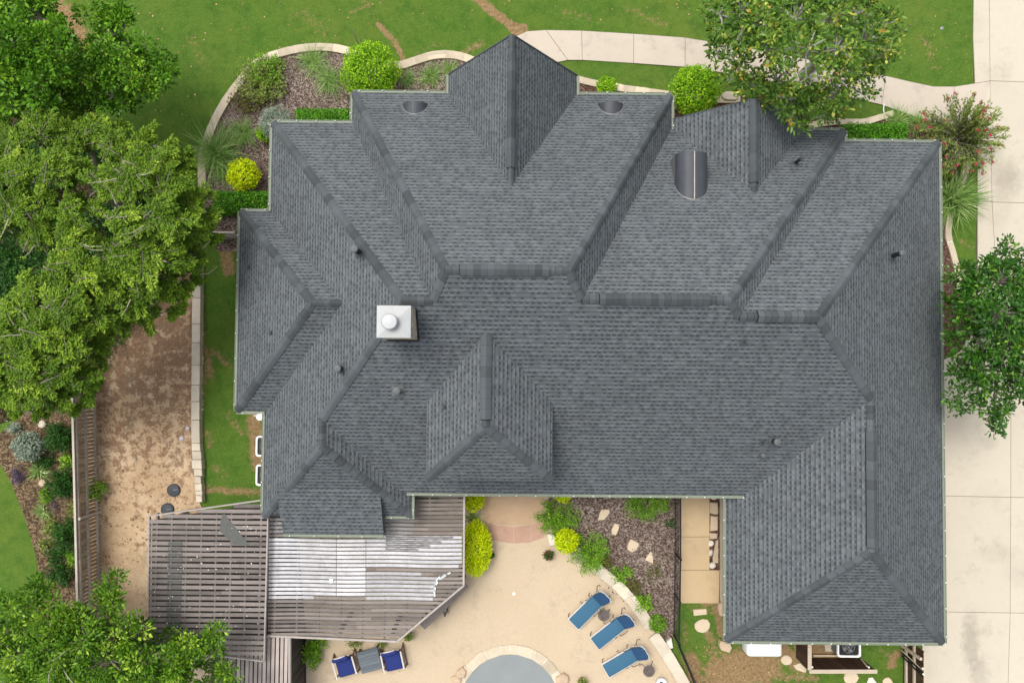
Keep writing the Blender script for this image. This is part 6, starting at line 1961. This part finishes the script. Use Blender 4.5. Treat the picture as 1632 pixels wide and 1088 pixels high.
# crape myrtle with pink flowers
def crape():
    c = P(1520, 225, 0); t = thing("flowering_shrub", "spiky pink-flowered shrub between the north-east roof corner and driveway", "flowering shrub", (c.x, c.y, 0))
    lv, st = Leaves(), MB()
    for i in range(175):
        a = rng.uniform(0, 2 * np.pi); q = rng.uniform(.2, 1.0) ** .7
        px, py = 1527 + 72 * q * math.cos(a) + (8 if math.cos(a) > 0 else 0), 216 - 72 * q * math.sin(a)
        top = np.array(P(px, py, 2.3 - 1.1 * q * q + rng.uniform(-.2, .2)))
        bs = np.array([c.x + rng.normal(0, .12), c.y + rng.normal(0, .12), 0.0])
        md = bs * .45 + top * .55 + np.array([0, 0, .35])
        st.tube([bs, md, top], [.02, .013, .005], 4, rnd.random(), caps=False)
        n = int(rng.uniform(36, 60)); u = rng.uniform(.25, 1, n)[:, None]
        p = (1 - u) ** 2 * bs + 2 * u * (1 - u) * md + u * u * top + rng.normal(0, .04, (n, 3))
        d_ = unit(top - md)
        tone = rng.normal(.45, .12) + rng.normal(0, .17, n)
        lv.add(p, rand_dirs(n, -.2) * .8 + d_ * .9, .15 * rng.uniform(.6, 1.2, n), .052, tone, .05)
        if rng.random() < .27:
            m = 22; fl = Leaves(); fl.add(top + d_ * rng.uniform(-.06, .08, (m, 1)) + rng.normal(0, .022, (m, 3)), rand_dirs(m),   .055, .05, rng.random(m), 0); fl.build('flower_head', 'flower', t)
    lv.build("foliage", 'olive', t); st.build("stem", MT['bark'], t)
crape()

# courtyard beds
ball("round_shrub", "long golden shrub hugging the east side of the pergola", 758, 873, 21, .8, 'yellowbush', .9, (.13, .035), 640, stretch=(1.12, 2.0), out=.9, bump=.04)
ball("round_shrub", "golden shrub tucked under the south eave beside the pergola", 754, 796, 17, .7, 'yellowbush', .9, (.13, .035), 560, out=.9)
ball("round_shrub", "golden shrub sliver under the south eave right of the entry path", 897, 786, 13, .6, 'yellowbush', .9, (.12, .035), 520, out=.8)
ball("round_shrub", "golden ball shrub beside the flower pot at the patio edge", 903, 862, 18.5, .7, 'yellowbush', .95, (.10, .035), 620, out=.7, bump=.03)
ball("round_shrub", "small green ball shrub behind the pale edging near the fence bend", 1048, 993, 14, .5, 'midbush', .9, (.06, .03), 700, bump=.03)
grassy("ornamental_grass", "dark grass tuft between the two golden shrubs by the pergola", 753, 826, 16, .5, 'yucca', 140, .025, .4)
loose("leafy_shrub", "feathery green shrub under the south eave beside the entry path", 888, 824, 40, 32, .7, 'midbush', 90, 34, .12, .03)
loose("leafy_shrub", "wide dark green shrub overlapping the golden ball and patio edge", 940, 880, 36, 38, .8, 'midbush', 90, 34, .12, .035)
loose("leafy_shrub", "bright feathery shrub under the south eave near the black fence", 1030, 803, 42, 28, .6, 'midbush', 70, 34, .12, .03)
loose("leafy_shrub", "rusty-tipped small shrub where the pale edging begins", 966, 896, 11, 12, .4, 'rust_leaf', 16, 24)
loose("leafy_shrub", "green small shrub behind the pale edging, first past the rusty one", 990, 916, 17, 17, .5, 'midbush', 26, 26)
loose("leafy_shrub", "rust-coloured shrub behind the edging level with the topmost lounger", 1010, 938, 15, 14, .45, 'rust_leaf', 22, 26)
loose("leafy_shrub", "green shrub between the rust-coloured shrub and the small ball", 1026, 960, 14, 17, .5, 'midbush', 24, 26)
loose("leafy_shrub", "sparse reddish weeds in open mulch left of the black fence", 1042, 914, 20, 16, .35, 'rust_leaf', 14, 14)
loose("leafy_shrub", "tiny dark weed against the black fence below the eave", 1068, 836, 7, 8, .3, 'darkbush', 7, 12)
loose("leafy_shrub", "green bushy plant by the dark screen beside the patio", 497, 1044, 15, 24, .9, 'midbush', 34, 28, .15, .045)
loose("leafy_shrub", "fern-like plant peeping out at the pergola's bottom edge", 508, 1022, 18, 10, .6, 'midbush', 20, 22, .15, .03)
loose("leafy_shrub", "small leafy sprig under the pergola edge above the square table", 565, 1025, 14, 5, .4, 'olive', 9, 16)
loose("leafy_shrub", "small leafy sprig under the pergola edge above the right navy chair", 608, 1027, 10, 5, .4, 'olive', 8, 14)

def potted(label, px, py, r, mat, flower=False):
    t = pot(label, px, py, r, .32, 'terra'); t["category"] = "potted plant"; t.name = "potted_plant"
    c = np.array(P(px, py, .45)); lv = Leaves(); n = 220
    d = rand_dirs(n, -.1); lv.add(c + d * rng.uniform(.1, 1, (n, 1)) * r * 1.15, d + rng.normal(0, .4, (n, 3)), .085, .04, rng.normal(.5, .2, n))
    lv.build("foliage", mat, t)
    if flower:
        f = Leaves(); m = 26; d = rand_dirs(m, .1); f.add(c + d * r * 1.1, rand_dirs(m), .06, .06, rng.random(m), 0); f.build("flowers", 'flower', t)
potted("small pot of dark green plants with pink flowers at the patio edge", 874, 884, .18, 'darkbush', True)
potted("small round potted cactus-like plant below the pergola's cut corner", 651, 1014, .15, 'olive')
potted("small potted plant on the patio between pool and lowest lounger", 928, 1087, .18, 'olive')
potted("little potted plant by the east edge of the golden pergola shrub", 783, 884, .09, 'darkbush')

# west bed along the fence
for lab, px, py, rx, ry, h, mt, n_ in (("low dark groundcover clump between the two upper fence shrubs", 70, 735, 16, 14, .35, 'darkbush', 20), ("straggly green plant behind the silver-grey shrub, against the fence", 108, 735, 12, 16, .5, 'midbush', 18),
        ("straggly olive plant at the lawn edge above the lowest dark shrub", 80, 838, 14, 16, .4, 'olive', 18), ("green sprig between the lawn curve and the middle dark shrub", 72, 790, 11, 12, .4, 'midbush', 14),
        ("small olive plant on the bare soil at the fence foot", 116, 812, 9, 12, .4, 'olive', 12), ("dark tangled plant in front of the lowest fence shrub", 92, 885, 20, 16, .5, 'darkbush', 28), ("small olive tuft on bare soil left of the lowest shrub", 74, 868, 10, 12, .35, 'olive', 12)):
    loose("leafy_shrub", lab, px, py, rx, ry, h, mt, n_, 24)
ball("round_shrub", "silver-grey shrub left of the board fence", 44, 711, 23, .6, 'silver', .8, (.10, .05), 420, out=.8, bump=.12)
loose("leafy_shrub", "pale silvery plant above the silver-grey shrub", 22, 682, 14, 10, .4, 'silver', 14, 20)
loose("leafy_shrub", "pale silver sprig under the elm near the fence end", 62, 652, 10, 10, .6, 'silver', 12, 18)
loose("leafy_shrub", "dark green shrub beside the fence, topmost of three", 93, 697, 24, 28, .9, 'darkbush', 60, 32, .12, .05)
loose("leafy_shrub", "dark green shrub beside the fence, middle of three", 97, 770, 25, 27, .9, 'darkbush', 60, 32, .12, .05)
loose("leafy_shrub", "dark green shrub beside the fence, lowest of three", 106, 852, 22, 28, .9, 'darkbush', 56, 32, .12, .05)
loose("leafy_shrub", "green climbing plant poking through the fence", 150, 780, 16, 20, 1.0, 'midbush', 20, 22, .13, .05)
loose("leafy_shrub", "low dark shrub at the tip of the left lawn", 95, 915, 26, 22, .6, 'darkbush', 40, 28)
loose("leafy_shrub", "bright low plant by the fence above the bottom-left oak", 120, 888, 16, 16, .6, 'midbush', 24, 26)
grassy("yucca_plant", "green spiky yucca left of the middle dark shrub", 60, 750, 17, .6, 'yucca', 90, .035, .3, "yucca")
grassy("yucca_plant", "small spiky plant below the purple flowers", 68, 815, 15, .5, 'yucca', 80, .03, .3, "yucca")
loose("purple_plant", "purple flowering plant along the curved edge of the left lawn", 28, 755, 10, 22, .35, 'purple', 24, 24, .06, .03, "flowers")
loose("purple_plant", "dark purple sprig near the fence between the lower shrubs", 88, 808, 8, 7, .3, 'purple', 8, 16, .06, .03, "flowers")
outline_stone("garden_rock", "tan rock under the silver sprig by the fence", "rock", blob(66, 676, 6, 7, 8, 0, .15), .18, 'lime', bev=.04)
outline_stone("garden_rock", "tan rock between the middle and lowest dark shrubs", "rock", blob(66, 770, 6, 6, 8, 0, .15), .18, 'boulder', bev=.04)

# litter that nobody could count ------------------------------------------
def litter(name, label, n, area_px, z, size, mat, test=None, zj=0.0):
    lv = Leaves(); x0, y0, x1, y1 = area_px
    pts = []
    while len(pts) < n:
        px, py = rng.uniform(x0, x1), rng.uniform(y0, y1)
        if test is None or test(px, py): pts.append(tuple(P(px, py, z)))
    b = np.array(pts); m = len(b)
    d = rand_dirs(m, -.1); d[:, 2] *= .25
    L = size * rng.uniform(.6, 1.4, m)
    lv.add(b + np.array([0, 0, .012]), d, L, L * .75, rng.random(m), 0, 2.0)
    V = np.concatenate(lv.V)
    V[:, 2] = np.maximum(V[:, 2], z + .004)
    o = np_mesh(name, V, np.arange(len(V)).reshape(-1, 4), np.concatenate(lv.R), MT[mat])
    tag(o, label, None, None, 'stuff'); return o
litter("fallen_petals", "white petals scattered on the grey slats", 90, (245, 830, 420, 1030), Z1 + .03, .045, 'petal')
litter("fallen_leaves", "pale petals and leaves scattered over the front lawn", 70, (150, 0, 560, 210), 0.01, .085, 'deadleaf', lambda x, y: not (x > 318 and y > 80))
litter("fallen_leaves", "pale leaves scattered over the lawn along the front walkway", 60, (580, 0, 1130, 75), 0.012, .07, 'deadleaf', lambda x, y: y < 44)
litter("fallen_leaves", "dead leaves over the dirt yard", 520, (160, 520, 305, 900), 0.016, .09, 'deadleaf')
litter("fallen_leaves", "dead leaves on the lawn strip by the driveway", 60, (1420, 0, 1550, 130), 0.012, .06, 'deadleaf')
litter("fallen_leaves", "dead leaves in the bare yard beside the white tank", 260, (1100, 1030, 1290, 1088), 0.016, .07, 'deadleaf')
litter("mulch_chips", "loose bark chips over the courtyard mulch", 900, (885, 800, 1074, 990), 0.054, .07, 'mulch', lambda x, y: (y - 850) < (x - 880) * .95 - 0 or y < 850)
litter("mulch_chips", "loose bark chips over the north-west mulch bed", 1100, (330, 90, 560, 300), 0.014, .07, 'mulch', lambda x, y: (x - 330) > max(0, (200 - y)) * .72 + 4 and y > 92)
